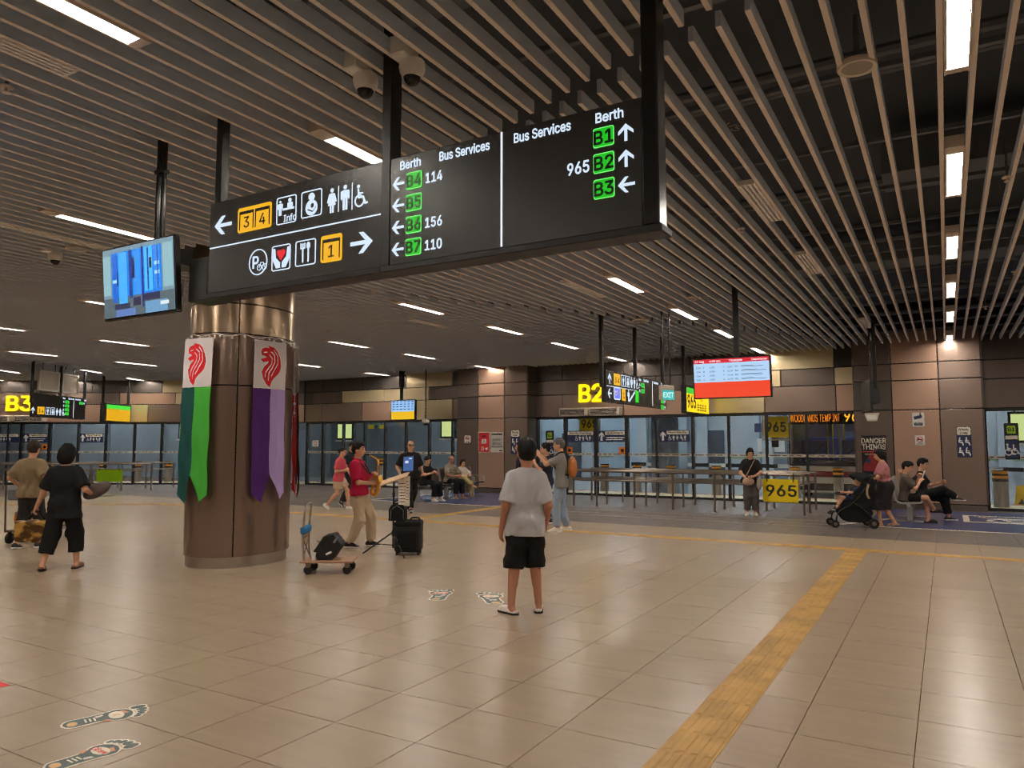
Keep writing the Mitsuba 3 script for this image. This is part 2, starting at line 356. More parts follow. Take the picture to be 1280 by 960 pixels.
# ------------------------------------------------------------------ glass fronts
def glazing(n, F, cuts, doors, label, top=2.53):
    """cuts: mullion positions; doors: pairs of cuts framed as sliding door leaves"""
    k = struct(f'window_{n}', [F.box(cuts[0] - .03, cuts[-1] + .03, top - .05, top + .02, -.12, .05), F.box(cuts[0] - .03, cuts[-1] + .03, 0.0, .06, -.12, .06)], 'mat_black', label)
    for i, c in enumerate(cuts):
        w = .055 if any(c in d for d in doors) else .032
        add(k + '__mullion', F.box(c - w, c + w, .06, top - .05, -.09, .04), 'mat_black')
    for i in range(len(cuts) - 1):
        a, b = cuts[i] + .03, cuts[i + 1] - .03
        f = F.put(trimesh.Trimesh([(a, .06, 0), (b, .06, 0), (b, top - .05, 0), (a, top - .05, 0)], [(0, 1, 2), (0, 2, 3)], process=False))
        pk_ = add(k + '__pane', f, 'mat_glass')
        add(pk_ + '__frosted_strip', F.box(a, b, 1.285, 1.365, .004, .007), 'mat_strip')
        q = []
        u = a + .04
        while u < b - .25:
            L = rng.uniform(.08, .3); q.append(F.box(u, min(u + L, b - .02), 1.312, 1.34, .007, .009)); u += L + .07
        add(pk_ + '__strip_print', q, 'mat_stripprint')
    return k
mat('strip', lin(190, 180, 165), 0.6); mat('stripprint', lin(90, 70, 60), 0.6)
W2 = [-22.75, -21.86, -20.77, -20.21, -19.65, -18.62, -17.6, -16.51, -15.46, -14.85]
W3 = [-11.97, -10.9, -9.8, -8.735, -7.75, -6.62, -5.54, -4.46, -3.37, -2.09]
WL = [-24.3, -23.1, -21.95, -20.81, -20.26, -19.1, -17.92, -16.78, -15.6, -14.47, -13.3, -12.2, -11.1, -10.0, -8.9]
glazing(1, F_LEFT, WL, [(-20.26, -19.1)], 'glass front on the left below the B3 letters')
glazing(2, F_MAIN, W2, [(-22.75, -21.86)], 'glass front with doors between the round column and the pillar')
glazing(3, F_MAIN, W3, [(-10.9, -9.8), (-9.8, -8.735)], 'glass front with sliding doors below the B2 letters')
glazing(4, F_MAIN, [.86, 2.0, 3.1, 4.2, 5.3, 6.9], [], 'glass front at the right edge')

# ------------------------------------------------------------------ round column
def oval(rx, ry, n=72, a0=0.0, a1=2 * math.pi):
    g = np.linspace(a0, a1, n)
    c, s = np.cos(g), np.sin(g); e = 0.9
    return np.stack([COL[0] + rx * np.sign(c) * np.abs(c) ** e, COL[1] + ry * np.sign(s) * np.abs(s) ** e], 1)
RX, RY = .60, .74
def shell(rx, ry, z0, z1, a0, a1, t=.03, n=28):
    o, i = oval(rx, ry, n, a0, a1), oval(rx - t, ry - t, n, a0, a1)
    poly = Polygon(np.vstack([o, i[::-1]]))
    m = trimesh.creation.extrude_polygon(poly, z1 - z0, engine='earcut'); m.apply_translation([0, 0, z0]); return m
ck = struct('column', [cat([trimesh.creation.extrude_polygon(Polygon(oval(RX - .035, RY - .035)), 5.3, engine='earcut')])], 'mat_pblack', 'round column clad in glossy brown metal with hanging banners')
SEAM = [math.radians(a) for a in (-138, -38, 52, 142, 222)]
for i in range(4):
    a0, a1 = SEAM[i] + .014, SEAM[i + 1] - .014
    for z0, z1, m in ((.15, 2.44, 'mat_col_brown'), (2.46, 3.15, 'mat_col_brown'), (3.17, 3.57, 'mat_col_metal'), (3.59, 4.9, 'mat_col_metal')):
        add('column__panel', shell(RX, RY, z0, z1, a0, a1), m, 30)
add('column__skirting', trimesh.creation.extrude_polygon(Polygon(oval(RX - .03, RY - .03)), .145, engine='earcut'), 'mat_steel_brushed', 30)

# ------------------------------------------------------------------ ceiling lamps
FX = box(-.068, .068, 0, 1, 0, 1)
lamp_end = mikit.ply([0, 0], None) if False else None
def lamp(M, L, label, group):
    k = thing('linear_ceiling_light', label, 'ceiling light', group)
    def put(m): m.apply_transform(M); return m
    e = .07
    add(k + '__housing', put(cat([box(-.078, -.066, -e - .12, L + e, 0, .1), box(.066, .078, -e - .12, L + e, 0, .1), box(-.066, .066, -e - .12, 0, .006, .1), box(-.066, .066, L, L + e, .006, .1), box(-.078, .078, -e - .12, L + e, .09, .11)])), 'mat_housing')
    q = trimesh.Trimesh([(-.062, 0, .012), (.062, 0, .012), (.062, L, .012), (-.062, L, .012)], [(0, 2, 1), (0, 3, 2)], process=False)
    add(k + '__diffuser', put(q), 'mat_white', emitter={'type': 'area', 'radiance': rgb(LAMP)})
ORD = ('first', 'second', 'third', 'fourth', 'fifth', 'sixth', 'seventh', 'eighth', 'ninth', 'tenth')
for x in LAMPX[2:]:
    for y0, y1 in LAMPY:
        if NL @ [x, y1] > 30 or (x < -22 and y0 < 9) or (x < -15 and y0 < 3): continue
        M = np.eye(4); M[:3, 3] = (x, y0, ZC - .02)
        n_ = len(LAMPY) - LAMPY.index((y0, y1)); nth = 'nearest front wall' if n_ == 1 else ORD[n_ - 1] + ' from front wall'
        row = {-22.63: 'row left of round column', -18.23: 'row left of small timetable screen', -13.43: 'row over waiting bench', -8.63: 'row from round column to B2 letters', -4.43: 'row passing red timetable display', 0.17: 'row ending at right wall pillar', 4.57: 'row beyond right edge'}[x]
        lamp(M, y1 - y0, f'linear ceiling lamp, {nth}, {row}', 'linear lamps of the slatted ceiling')
for s, d0 in ((-15.1, 25.85), (-15.2, 29.2), (-18.1, 25.85), (-18.1, 29.2), (-18.1, 22.5), (-21.0, 25.85), (-21.0, 29.2)):
    p = SL * s + NL * d0; g = math.radians(30.4)
    M = np.eye(4); M[:2, :2] = [[math.cos(g), -math.sin(g)], [math.sin(g), math.cos(g)]]; M[:3, 3] = (*p, ZC - .02)
    lamp(M, 1.2, f"linear ceiling lamp, {'close to left wall' if d0 > 28 else 'one spacing before left wall' if d0 > 24 else 'two spacings before left wall'}, {'inner row by overhead sign' if s > -16 else 'second row' if s > -19 else 'outermost row'}", 'linear lamps of the slatted ceiling')
# ------------------------------------------------------------------ the bus bay behind the glass
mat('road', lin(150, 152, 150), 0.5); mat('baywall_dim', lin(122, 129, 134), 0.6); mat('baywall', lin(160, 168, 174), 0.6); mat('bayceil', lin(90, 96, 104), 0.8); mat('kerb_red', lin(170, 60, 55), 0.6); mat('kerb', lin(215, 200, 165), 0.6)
mat('shutter', lin(150, 168, 182), 0.45, 0.3); mat('baydark', lin(62, 68, 78), 0.6)
struct('road', [box(-48, 14, 23.2, 46, -.35, -.13), box(-52, -20, 14, 23.2, -.36, -.14)], 'mat_road', 'grey road surface of the bus bays')
add('road__kerb', [F_MAIN.box(-22.9, 7, -.14, .05, -1.5, -.12), F_LEFT.box(-26, -8.4, -.14, .05, -1.5, -.12)], 'mat_kerb')
add('road__red_kerb_line', [F_MAIN.box(-22.9, 7, -.12, .052, -1.62, -1.5), F_LEFT.box(-26, -8.4, -.12, .052, -1.62, -1.5)], 'mat_kerb_red')
struct('wall_bay', [F_MAIN.box(-48, 14, -.2, 5.2, -13.2, -13.0)], 'mat_baywall', 'blue grey far wall of the bus bays')
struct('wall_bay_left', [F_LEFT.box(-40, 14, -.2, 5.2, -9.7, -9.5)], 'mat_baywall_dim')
struct('wall_bay_side', [box(13.8, 14, 22.4, 46, -.2, 5.2)], 'mat_baywall')
struct('ceiling_bay', [box(-52, 14, 23.22, 46, 4.9, 5.1), F_LEFT.box(-40, -8, 4.9, 5.1, -10, -.32)], 'mat_bayceil', 'dark ceiling over the bus bays')
FB = Fr((0, 35.1, 0)); FBL = Fr((*(NL * (DL + 9.5)), 0), (*SL, 0))
for F, rng_u in ((FB, np.arange(-40, 8, 3.0)), (FBL, np.arange(-34, -6, 3.0))):
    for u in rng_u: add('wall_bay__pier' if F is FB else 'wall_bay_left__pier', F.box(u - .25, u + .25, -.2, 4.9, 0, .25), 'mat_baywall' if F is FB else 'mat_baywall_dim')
def bay_lamp(p, ang, lab, L=2.4):
    g = math.radians(ang); M = np.eye(4); M[:2, :2] = [[math.cos(g), -math.sin(g)], [math.sin(g), math.cos(g)]]; M[:3, 3] = (*p, 4.3)
    k = thing('bay_tube_light', lab, 'tube light', 'tube lamps over the bus bays')
    def put(m): m.apply_transform(M); return m
    add(k + '__housing', put(cat([box(-L / 2, L / 2, -.06, .06, .03, .08), box(-L / 2 + .2, -L / 2 + .23, -.01, .01, 0.08, .61), box(L / 2 - .23, L / 2 - .2, -.01, .01, 0.08, .61)])), 'mat_white')
    add(k + '__tube', put(tube([(-L / 2 + .02, 0, 0), (L / 2 - .02, 0, 0)], .04, 8)), 'mat_white', emitter={'type': 'area', 'radiance': rgb(BAYLAMP * 2.2)})
for x in (-19.5, -13, -6.5, 0, 6.5):
    for y in (25.6, 31.5): bay_lamp((x, y), 0, 'white tube lamp over bus bay, ' + {-19.5: 'behind doors right of round column', -13: 'behind the pillar with notices', -6.5: 'behind the Please Give Way sign', 0: 'behind the right wall pillar', 6.5: 'beyond the right edge'}[x] + (', near the glass' if y < 28 else ', near the far wall'))
for s in (-22, -16):
    for d in (DL + 3.2, DL + 6.6): bay_lamp(SL * s + NL * d, 30.4, 'white tube lamp over left bus bay, ' + ('behind the B3 letters' if s < -20 else 'behind the lime board') + (', near the glass' if d < DL + 5 else ', near the far wall'))
# ------------------------------------------------------------------ pictograms (shapely, in a unit square unless noted)
def arrow(d, s=1.0, t=.17):
    """arrow in a square of side s about the origin; d: direction in degrees (0 = to the right)"""
    g = unary_union([line([(-.5, 0), (.42, 0)], t, 'flat'), Polygon([(.5, 0), (.08, .45), (-.12, .45), (.24, .0), (-.12, -.45), (.08, -.45)])])
    return affinity.rotate(affinity.scale(g, s, s, origin=(0, 0)), d, origin=(0, 0))
def move(g, u, v, k=1.0, ky=None): return affinity.translate(affinity.scale(g, k, ky or k, origin=(0, 0)), u, v)
def man(h=1.0):
    g = unary_union([Point(0, .91).buffer(.085), rrect(-.14, .14, .46, .79, .06), line([(-.19, .72), (-.19, .45)], .07), line([(.19, .72), (.19, .45)], .07), sbox(-.19, .68, .19, .78), sbox(-.12, .0, -.02, .5), sbox(.02, .0, .12, .5)])
    return affinity.scale(g, h, h, origin=(0, 0))
def woman(h=1.0):
    g = unary_union([Point(0, .91).buffer(.085), Polygon([(-.08, .79), (.08, .79), (.2, .3), (-.2, .3)]), line([(-.12, .75), (-.22, .45)], .065), line([(.12, .75), (.22, .45)], .065), sbox(-.1, .0, -.02, .35), sbox(.02, .0, .1, .35)])
    return affinity.scale(g, h, h, origin=(0, 0))
def wheelchair(h=1.0):
    g = unary_union([Point(-.12, .9).buffer(.08), line([(-.12, .76), (-.1, .42), (.15, .42), (.26, .12), (.36, .14)], .09), line([(-.1, .62), (.12, .58)], .06), ring(Point(-.05, .28).buffer(.28), .07).difference(sbox(.05, .36, .4, .8))])
    return affinity.scale(g, h, h, origin=(0, 0))
def seated(h=1.0):
    g = unary_union([Point(-.05, .9).buffer(.1), line([(-.05, .72), (-.12, .38), (.2, .36), (.3, .02)], .16), line([(-.02, .62), (.22, .55)], .08)])
    return affinity.scale(g, h, h, origin=(0, 0))
def outline(u0, u1, v0, v1, t=.008, r=.02): return ring(rrect(u0, u1, v0, v1, r), t)
ICE, GREEN, AMBER, REDC = (214, 232, 250), (38, 214, 40), (242, 178, 26), (228, 36, 44)
def lit(k, F, g, c, name, d=.004, w=.001, kk=1.0, wt=0.0): return add(k + '__' + name, F.shape(g, d, w), 'mat_black', **glow(c, kk, wt))
def ltext(k, F, t, u, v, h, c=ICE, name='lettering', w=.001, **kw): return add(k + '__' + name, F.text(t, u, v, h, w, .004, **kw), 'mat_black', **glow(c))
def ink(k, F, g, name, m='mat_black', w=.005, d=.003): return add(k + '__' + name, F.shape(g, d, w), m)

# ------------------------------------------------------------------ the big hanging signs
S = Fr((0, 3.773, 0))
k = thing('direction_sign', 'black hanging direction sign with white pictograms and yellow lift numbers', 'sign')
add(k + '__panel', S.cbox(-5.02, -3.235, 2.842, 3.576, -.14, 0, .006), 'mat_signface')
add(k + '__post', S.box(-5.02, -4.95, 3.576, 4.9, -.11, -.04), 'mat_black'); 
add(k + '__bottom_rail', S.cbox(-5.03, -3.235, 2.8, 2.845, -.16, .012, .006), 'mat_black')
lit(k, S, sbox(-5.005, 3.202, -3.242, 3.212), ICE, 'divider_line')
lit(k, S, move(arrow(180, 1), -4.855, 3.378, .2, .165), ICE, 'arrow')
def lift(u0, u1, v0, v1, digits, name):
    g = rrect(u0, u1, v0, v1, .02); n = len(digits); b = .018; wd = (u1 - u0 - b * (n + 1)) / n
    kt = lit(k, S, g, AMBER, name, .003, .001)
    lit(kt, S, ring(g, .007), AMBER, 'border', .006, .001)
    for i, t in enumerate(digits):
        a = u0 + b + i * (wd + b)
        ink(kt, S, ring(sbox(a, v0 + .012, a + wd, v1 - .03), .008).difference(sbox(a - .01, v0, a + wd + .01, v0 + .022)), 'outline', w=.0045)
        ink(kt, S, sbox(a, v1 - .052, a + wd, v1 - .03), 'lintel', w=.0047)
        add(kt + '__digit', S.text(t, a + wd / 2, v0 + .035, .085, .0045, .003, center=True), 'mat_black')
lift(-4.678, -4.306, 3.282, 3.477, '34', 'lift_pictogram'); lift(-3.789, -3.588, 2.935, 3.13, '1', 'lift_pictogram')
lit(k, S, outline(-4.254, -4.046, 3.281, 3.49), ICE, 'frame'); lit(k, S, outline(-3.997, -3.79, 3.291, 3.49), ICE, 'frame')
lit(k, S, unary_union([move(man(), -4.215, 3.35, .115), move(Point(0, 0).buffer(.016), -4.115, 3.455), sbox(-4.19, 3.385, -4.07, 3.4), rrect(-4.14, -4.085, 3.4, 3.438, .01)]), ICE, 'information_pictogram')
ltext(k, S, 'Info', -4.175, 3.298, .05)
lit(k, S, unary_union([Point(-3.893, 3.44).buffer(.03), Point(-3.893, 3.36).buffer(.058)]).difference(unary_union([Point(-3.885, 3.375).buffer(.018), line([(-3.93, 3.35), (-3.88, 3.33), (-3.85, 3.36)], .009)])), ICE, 'baby_care_pictogram')
lit(k, S, move(woman(), -3.693, 3.288, .18), ICE, 'woman_pictogram'); lit(k, S, move(man(), -3.568, 3.29, .18), ICE, 'man_pictogram')
lit(k, S, move(wheelchair(), -3.425, 3.288, .165), ICE, 'wheelchair_pictogram')
lit(k, S, unary_union([sbox(-3.633, 3.285, -3.627, 3.475), sbox(-3.505, 3.28, -3.499, 3.475)]), ICE, 'bar')
lit(k, S, ring(Point(-4.44, 3.028).buffer(.101), .009), ICE, 'bicycle_parking_ring')
ltext(k, S, 'P', -4.5, 2.985, .09, bold=True)
lit(k, S, unary_union([ring(Point(-4.425, 2.985).buffer(.025), .006), ring(Point(-4.37, 2.985).buffer(.025), .006), line([(-4.425, 2.985), (-4.41, 3.02), (-4.38, 3.02), (-4.37, 2.985)], .005)]), ICE, 'bicycle_pictogram')
lit(k, S, outline(-4.292, -4.095, 2.935, 3.127), ICE, 'frame'); lit(k, S, outline(-4.045, -3.84, 2.94, 3.13), ICE, 'frame')
heart = unary_union([Point(-.28, .2).buffer(.3), Point(.28, .2).buffer(.3), Polygon([(-.55, .07), (0, -.62), (.55, .07), (0, .3)])])
lit(k, S, move(heart, -4.193, 3.055, .075), REDC, 'heart')
hand = unary_union([Polygon([(-.085, .06), (-.065, .06), (-.055, -.01), (-.01, -.05), (-.01, -.09), (-.05, -.09), (-.085, -.03)])])
lit(k, S, unary_union([move(hand, -4.193, 3.045), move(affinity.scale(hand, -1, 1, origin=(0, 0)), -4.193, 3.045)]), ICE, 'hands')
fork = unary_union([line([(-3.97, 2.97), (-3.97, 3.1)], .013), line([(-3.99, 3.105), (-3.99, 3.07), (-3.95, 3.07), (-3.95, 3.105)], .01), line([(-3.97, 3.105), (-3.97, 3.07)], .008)])
lit(k, S, fork, ICE, 'fork'); lit(k, S, unary_union([line([(-3.915, 2.97), (-3.915, 3.06)], .013), move(Point(0, 0).buffer(1), -3.915, 3.085, .018, .026)]), ICE, 'spoon')
lit(k, S, move(arrow(0, 1), -3.41, 3.034, .2, .165), ICE, 'arrow')

k = thing('bus_service_sign', 'black hanging sign listing bus services 114, 156, 110 and 965 by berth', 'sign')
add(k + '__panel', S.cbox(-3.165, -1.382, 2.842, 3.576, -.14, 0, .006), 'mat_signface')
add(k + '__bottom_rail', S.cbox(-3.235, -1.27, 2.8, 2.845, -.16, .012, .006), 'mat_black')
add(k + '__post', S.box(-3.236, -3.166, 2.842, 4.9, -.11, .004), 'mat_black'); add(k + '__post', S.cbox(-1.38, -1.285, 2.842, 4.9, -.12, .01, .008), 'mat_black_gloss')
lit(k, S, sbox(-2.291, 2.852, -2.279, 3.57), (235, 240, 250), 'divider_line')
ltext(k, S, 'Berth', -3.078, 3.482, .056, bold=True, width=.172); ltext(k, S, 'Bus Services', -2.756, 3.48, .058, bold=True, width=.384)
ltext(k, S, 'Bus Services', -2.198, 3.482, .058, bold=True, width=.384); ltext(k, S, 'Berth', -1.657, 3.484, .056, bold=True, width=.17)
def berth(k, S, u, v, t, s=.128, h=.115):
    kt = lit(k, S, rrect(u, u + s, v, v + h, .012), (24, 190, 30), 'berth_tile', .003); lit(kt, S, ring(rrect(u, u + s, v, v + h, .012), .005), (120, 245, 120), 'border', .005)
    add(kt + '__number', S.text(t, u + s / 2, v + h * .17, h * .66, .0045, .003, bold=True, center=True), 'mat_black')
for i, (t, num) in enumerate((('B4', '114'), ('B5', None), ('B6', '156'), ('B7', '110'))):
    v = 3.333 - .149 * i
    berth(k, S, -3.024, v, t); lit(k, S, move(arrow(180, 1), -3.092, v + .057, .1, .1), ICE, 'arrow')
    if num: ltext(k, S, num, -2.866, v + .02, .064, bold=True, width=.135)
for i, (t, d) in enumerate((('B1', 90), ('B2', 90), ('B3', 180))):
    v = 3.336 - .15 * i
    berth(k, S, -1.672, v, t); lit(k, S, move(arrow(d, 1), -1.474, v + .056, .1, .1), ICE, 'arrow')
ltext(k, S, '965', -1.838, 3.21, .068, bold=True, width=.14)

# ------------------------------------------------------------------ hanging screens and signs further back
def post(k, x, y, z0, w=.035, z1=4.7): return add(k + '__post', box(x - w, x + w, y - w, y + w, z0, z1), 'mat_black')
F = Fr((-6.0, 3.80, 3.075), (1, 0, 0), (0, -.08, 1))
k = thing('hanging_screen', 'hanging black framed screen that shows blue closed doors', 'screen')
add(k + '__bezel', F.cbox(-.505, .525, -.325, .325, -.06, 0, .01), 'mat_black_gloss'); 
add(k + '__display', F.box(-.49, .51, -.3, .31, 0, .003), 'mat_black', **glow((120, 150, 165), 1, 0))
def scr(g, c, d=.002, w=.003, name='picture'): lit(k, F, g, c, name, d, w)
scr(sbox(-.49, -.3, .51, -.13), (88, 104, 112)); scr(sbox(-.36, -.13, .35, .27), (32, 128, 232)); scr(sbox(-.485, -.1, -.38, .25), (146, 188, 198)); scr(sbox(.37, -.1, .5, .27), (146, 188, 198))
for u0, u1, v0, v1, c in ((-.335, -.27, -.17, .24, (26, 104, 214)), (-.25, -.13, -.19, .26, (70, 178, 255)), (-.1, -.06, -.15, .27, (18, 60, 150)), (-.04, .06, -.13, .26, (48, 150, 245)), (.08, .1, -.24, .28, (30, 40, 120)), (.12, .23, -.11, .27, (72, 190, 255)), (.25, .34, -.1, .26, (44, 140, 240)), (.16, .18, -.1, .26, (20, 70, 170)), (-.2, -.185, -.18, .25, (20, 70, 170)), (.3, .312, -.1, .26, (20, 70, 170)),
                         (-.32, -.1, -.235, -.19, (46, 52, 82)), (.1, .32, -.19, -.13, (46, 48, 80)), (-.05, .05, -.22, -.15, (46, 44, 76)), (-.3, -.02, -.3, -.24, (96, 128, 190)), (.12, .42, -.3, -.2, (110, 160, 200)), (.33, .44, -.245, -.215, (225, 235, 240)), (-.06, -.02, .02, .2, (16, 36, 90)), (.19, .22, .08, .17, (14, 20, 44)), (-.3, -.26, -.03, .1, (14, 20, 60)), (.26, .33, .02, .05, (160, 220, 255)), (-.34, -.28, .0, .03, (160, 220, 255)), (.26, .33, .1, .13, (160, 220, 255))):
    scr(sbox(u0, v0, u1, v1), c, .002, .005 + .0002 * int(abs(u0) * 50))
add(k + '__mount', [F.box(-.2, .2, -.2, .2, -.2, -.06), box(-5.84, -5.75, 3.83, 4.08, 2.95, 3.1)], 'mat_black')
add(k + '__post', [tube([(-5.835, 3.86, 3.0), (-5.835, 3.86, 4.8)], .022, 10), tube([(-5.765, 3.86, 3.0), (-5.765, 3.86, 4.8)], .022, 10), box(-5.86, -5.74, 3.83, 3.89, 4.0, 4.03)], 'mat_black_gloss')
add(k + '__player_box', cbox(-5.44, -5.2, 3.9, 4.12, 2.84, 3.2, .008), 'mat_black')
add(k + '__cable', [tube([(-5.19, 4.0, 3.16), (-5.15, 4.0, 3.1), (-5.19, 4.0, 3.04), (-5.14, 4.0, 2.98), (-5.17, 4.0, 2.9)], .01, 6)], 'mat_rubber')

# red timetable display on one post
F = Fr((-3.02, 12.46 + .1 * 2.77, 0), (1, 0, 0), (0, -.1, 1))
def at_y(x, y, Y):
    d = RIGHT * (x - 640) / FOCAL - UPV * (y - 480) / FOCAL + FWD; return EYE + d * Y / d[1]
a, b = at_y(868, 445, 12.5), at_y(963.5, 493.5, 12.5)
u0, u1, v0, v1 = a[0] + 3.02, b[0] + 3.02, 2.45, 3.10
k = thing('timetable_display', 'hanging display with a red header, blue timetable rows and a red lower half', 'screen')
add(k + '__bezel', F.cbox(u0 - .02, u1 + .02, v0 - .02, v1 + .02, -.08, 0, .008), 'mat_black')
W = u1 - u0; mid = v0 + .40 * (v1 - v0)
lit(k, F, sbox(u0, v0, u1, mid), (240, 70, 40), 'lower_panel', .002, 0, 1.0, .2); lit(k, F, sbox(u0, mid, u1, v1 - .07), (178, 212, 246), 'timetable', .002, 0, 1.0, .2); lit(k, F, sbox(u0, v1 - .07, u1, v1), (214, 34, 52), 'header', .002, 0)
for j in range(4):
    v = v1 - .155 - .068 * j
    for t, u in zip((('114', '7', '6:00', '7', '6:57', 'B7'), ('114', '8', '6:04', '8', '6:19', 'B4'), ('156', '9', '6:05', '9', '6:16', 'B6'), ('965', '4', '6:00', '4', '6:30', 'B2'))[j], (.035, .13, .22, .40, .46, .56)):
        add(k + '__row_text', F.text(t, u0 + u * W, v, .03, .002, .002), 'mat_navy')
    ink(k, F, sbox(u0 + .64 * W, v + .005, u0 + (.92 + .04 * (j % 2)) * W, v + .011), 'destination_line', 'mat_navy', .002, .002); ink(k, F, sbox(u0 + .64 * W, v + .02, u0 + (.8 + .05 * (j % 3)) * W, v + .026), 'destination_line', 'mat_navy', .002, .002)
for u, t in ((.02, '19 Aug'), (.22, '6:00 pm'), (.48, 'Timetable'), (.78, 'Departures')): ltext(k, F, t, u0 + u * W, v1 - .052, .035, (250, 235, 240), 'header_text', .002, bold=True)
add(k + '__post', box(-3.06, -2.98, 12.66, 12.74, 2.7, 4.7), 'mat_black'); add(k + '__mount', box(-3.2, -2.84, 12.6, 12.67, 2.65, 2.9), 'mat_black')

# B2 overhead sign: in a plane that runs away from the camera
F = Fr((-6.0, 0, 0), (0, 1, 0))
def on_x(x, y, X):
    d = RIGHT * (x - 640) / FOCAL - UPV * (y - 480) / FOCAL + FWD; return EYE + d * X / d[0]
y0, y1, z0, z1 = 14.05, 17.85, 2.52, 3.195
k = thing('berth_overhead_sign', 'black overhead sign with pictograms and green berth tiles before the B2 letters', 'sign')
ym = 15.86
add(k + '__panel', F.cbox(y0, ym - .03, z0, z1, -.1, 0, .008), 'mat_signface'); add(k + '__panel', F.cbox(ym + .03, y1, z0, z1, -.1, 0, .008), 'mat_signface')
for yy in (13.95, ym, 17.75): post(k, -6.05, yy, z0 + .3)
def side_sign(k, F, y0, ym, y1, z0, z1, low, bl, br):
    h = z1 - z0; w = ym - y0
    rows = [(z0 + h * .56, 90, 0)] + ([(z0 + h * .1, 180, 1)] if low else [])
    for v, d, r in rows:
        v = v if low else z0 + h * .12
        lit(k, F, move(arrow(d, 1), y0 + .2, v + .12, .2, .22), ICE, 'arrow')
        u = y0 + .42
        if r == 0:
            lit(k, F, rrect(u, u + .36, v, v + .25, .02), AMBER, 'lift_pictogram')
            for q in (u + .04, u + .2): add(k + '__lift_digit', F.text('34'[int(q > u + .1)], q + .02, v + .05, .12, .005, .003), 'mat_black')
            lit(k, F, outline(u + .42, u + .66, v, v + .25, .015), ICE, 'frame'); lit(k, F, move(man(), u + .54, v + .03, .19), ICE, 'information_pictogram')
            lit(k, F, outline(u + .7, u + .92, v, v + .25, .015), ICE, 'frame'); lit(k, F, unary_union([Point(u + .81, v + .18).buffer(.035), Point(u + .81, v + .09).buffer(.06)]), ICE, 'baby_care_pictogram')
            lit(k, F, unary_union([move(woman(), u + 1.03, v, .25), move(man(), u + 1.2, v, .25), move(wheelchair(), u + 1.38, v, .22)]), ICE, 'toilet_pictogram')
        else:
            lit(k, F, rrect(u, u + .36, v, v + .28, .05), (120, 130, 250), 'train_pictogram'); lit(k, F, ring(rrect(u, u + .36, v, v + .28, .05), .03), ICE, 'train_border', .006)
            add(k + '__train_text', F.text('MRT', u + .18, v + .1, .09, .005, .003, center=True), 'mat_white')
            lit(k, F, rrect(u + .44, u + .66, v, v + .26, .02), AMBER, 'lift_pictogram'); add(k + '__lift_digit', F.text('1', u + .52, v + .06, .12, .005, .003), 'mat_black')
            lit(k, F, unary_union([move(man(), u + .84, v, .26), line([(u + .9, v + .02), (u + 1.2, v + .22)], .05)]), ICE, 'escalator_pictogram')
            lit(k, F, rrect(u + 1.26, u + 1.46, v, v + .27, .02), GREEN, 'exit_pictogram')
    if low: lit(k, F, sbox(y0 + .03, z0 + h * .49, ym - .05, z0 + h * .51), ICE, 'divider_line')
    a = ym + .08; c = (ym + y1) / 2
    lit(k, F, sbox(c - .012, z0 + .04, c + .012, z1 - .04), (235, 240, 250), 'divider_line')
    for t, u in (('Bus', a + .02), ('Services', a + .32), ('Services', c + .08), ('Bus', c + .62)): ltext(k, F, t, u, z1 - .1, .06, bold=True)
    for side, tt in ((0, bl), (1, br)):
        for i, t in enumerate(tt):
            u, v = (a + .16, z1 - .24 - .135 * i) if side == 0 else (y1 - .4, z1 - .24 - .15 * i)
            kt = lit(k, F, rrect(u, u + .22, v, v + .1, .01), (60, 225, 70), 'berth_tile'); add(kt + '__number', F.text(t, u + .11, v + .02, .06, .0052, .003, center=True), 'mat_black')
            lit(k, F, move(arrow(180 if side == 0 else 90, 1), u - .08 if side == 0 else u + .29, v + .05, .09), ICE, 'arrow')
side_sign(k, F, y0, ym, y1, z0, z1, True, ('B4', 'B5'), ('B1', 'B2', 'B3', 'B3'))

# 965 screen on the same line, further on
k = thing('route_screen', 'yellow hanging screen with a green bar and the route number 965', 'screen')
ya, yb, za, zb = 19.5, 21.7, 2.53, 3.19
add(k + '__bezel', F.cbox(ya - .06, yb + .05, za - .05, zb + .06, -.12, 0, .01), 'mat_black')
lit(k, F, sbox(ya + .05, za, yb, zb), (250, 210, 10), 'display', .002, 0, 1.2, .4); lit(k, F, sbox(ya + .05, zb - .16, yb, zb), (60, 205, 50), 'header', .002, .002)
add(k + '__route_number', F.text('965', ya + .12, za + .12, .34, .004, .003, bold=True, width=.78), 'mat_black')
add(k + '__destination', F.text('B2', ya + 1.35, za + .34, .12, .004, .003), 'mat_black')
for i in range(4):
    for j in range(3): ink(k, F, sbox(ya + 1.02 + i * .24, za + .06 + j * .07, ya + 1.18 + i * .24, za + .1 + j * .07), 'timetable_text', 'mat_black', .004, .002)
post(k, -6.06, ya, za); post(k, -6.06, yb - .1, zb)

# exit sign on its double post
def exit_sign(label, p, right, w=.5, h=.3, top=True, posts=True):
    F = Fr(p, right); k = thing('exit_sign', label, 'exit sign')
    add(k + '__housing', F.cbox(-w / 2, w / 2, 0, h + .1, -.1, 0, .01), 'mat_housing')
    lit(k, F, sbox(-w / 2 + .01, .01, w / 2 - .01, h), (54, 186, 178), 'display', .003, 0)
    ltext(k, F, 'EXIT', 0, h * .28, h * .5, (225, 250, 248), 'lettering', .003, bold=True, width=w * .8, center=True)
    if posts:
        for q in (-.1, .1):
            P = F.P(q, h + .1, -.05); add(k + '__post', rod(P, (P[0], P[1], 4.75), .018, 8), 'mat_black')
    return k
p = at_y(835.5, 492, 14.2)
k = exit_sign('green exit sign hung from a double rod beside the overhead berth sign', (p[0], 14.2, 2.52), (.5, 1, 0), .34, .2)
p = at_y(365, 514, 20.5)
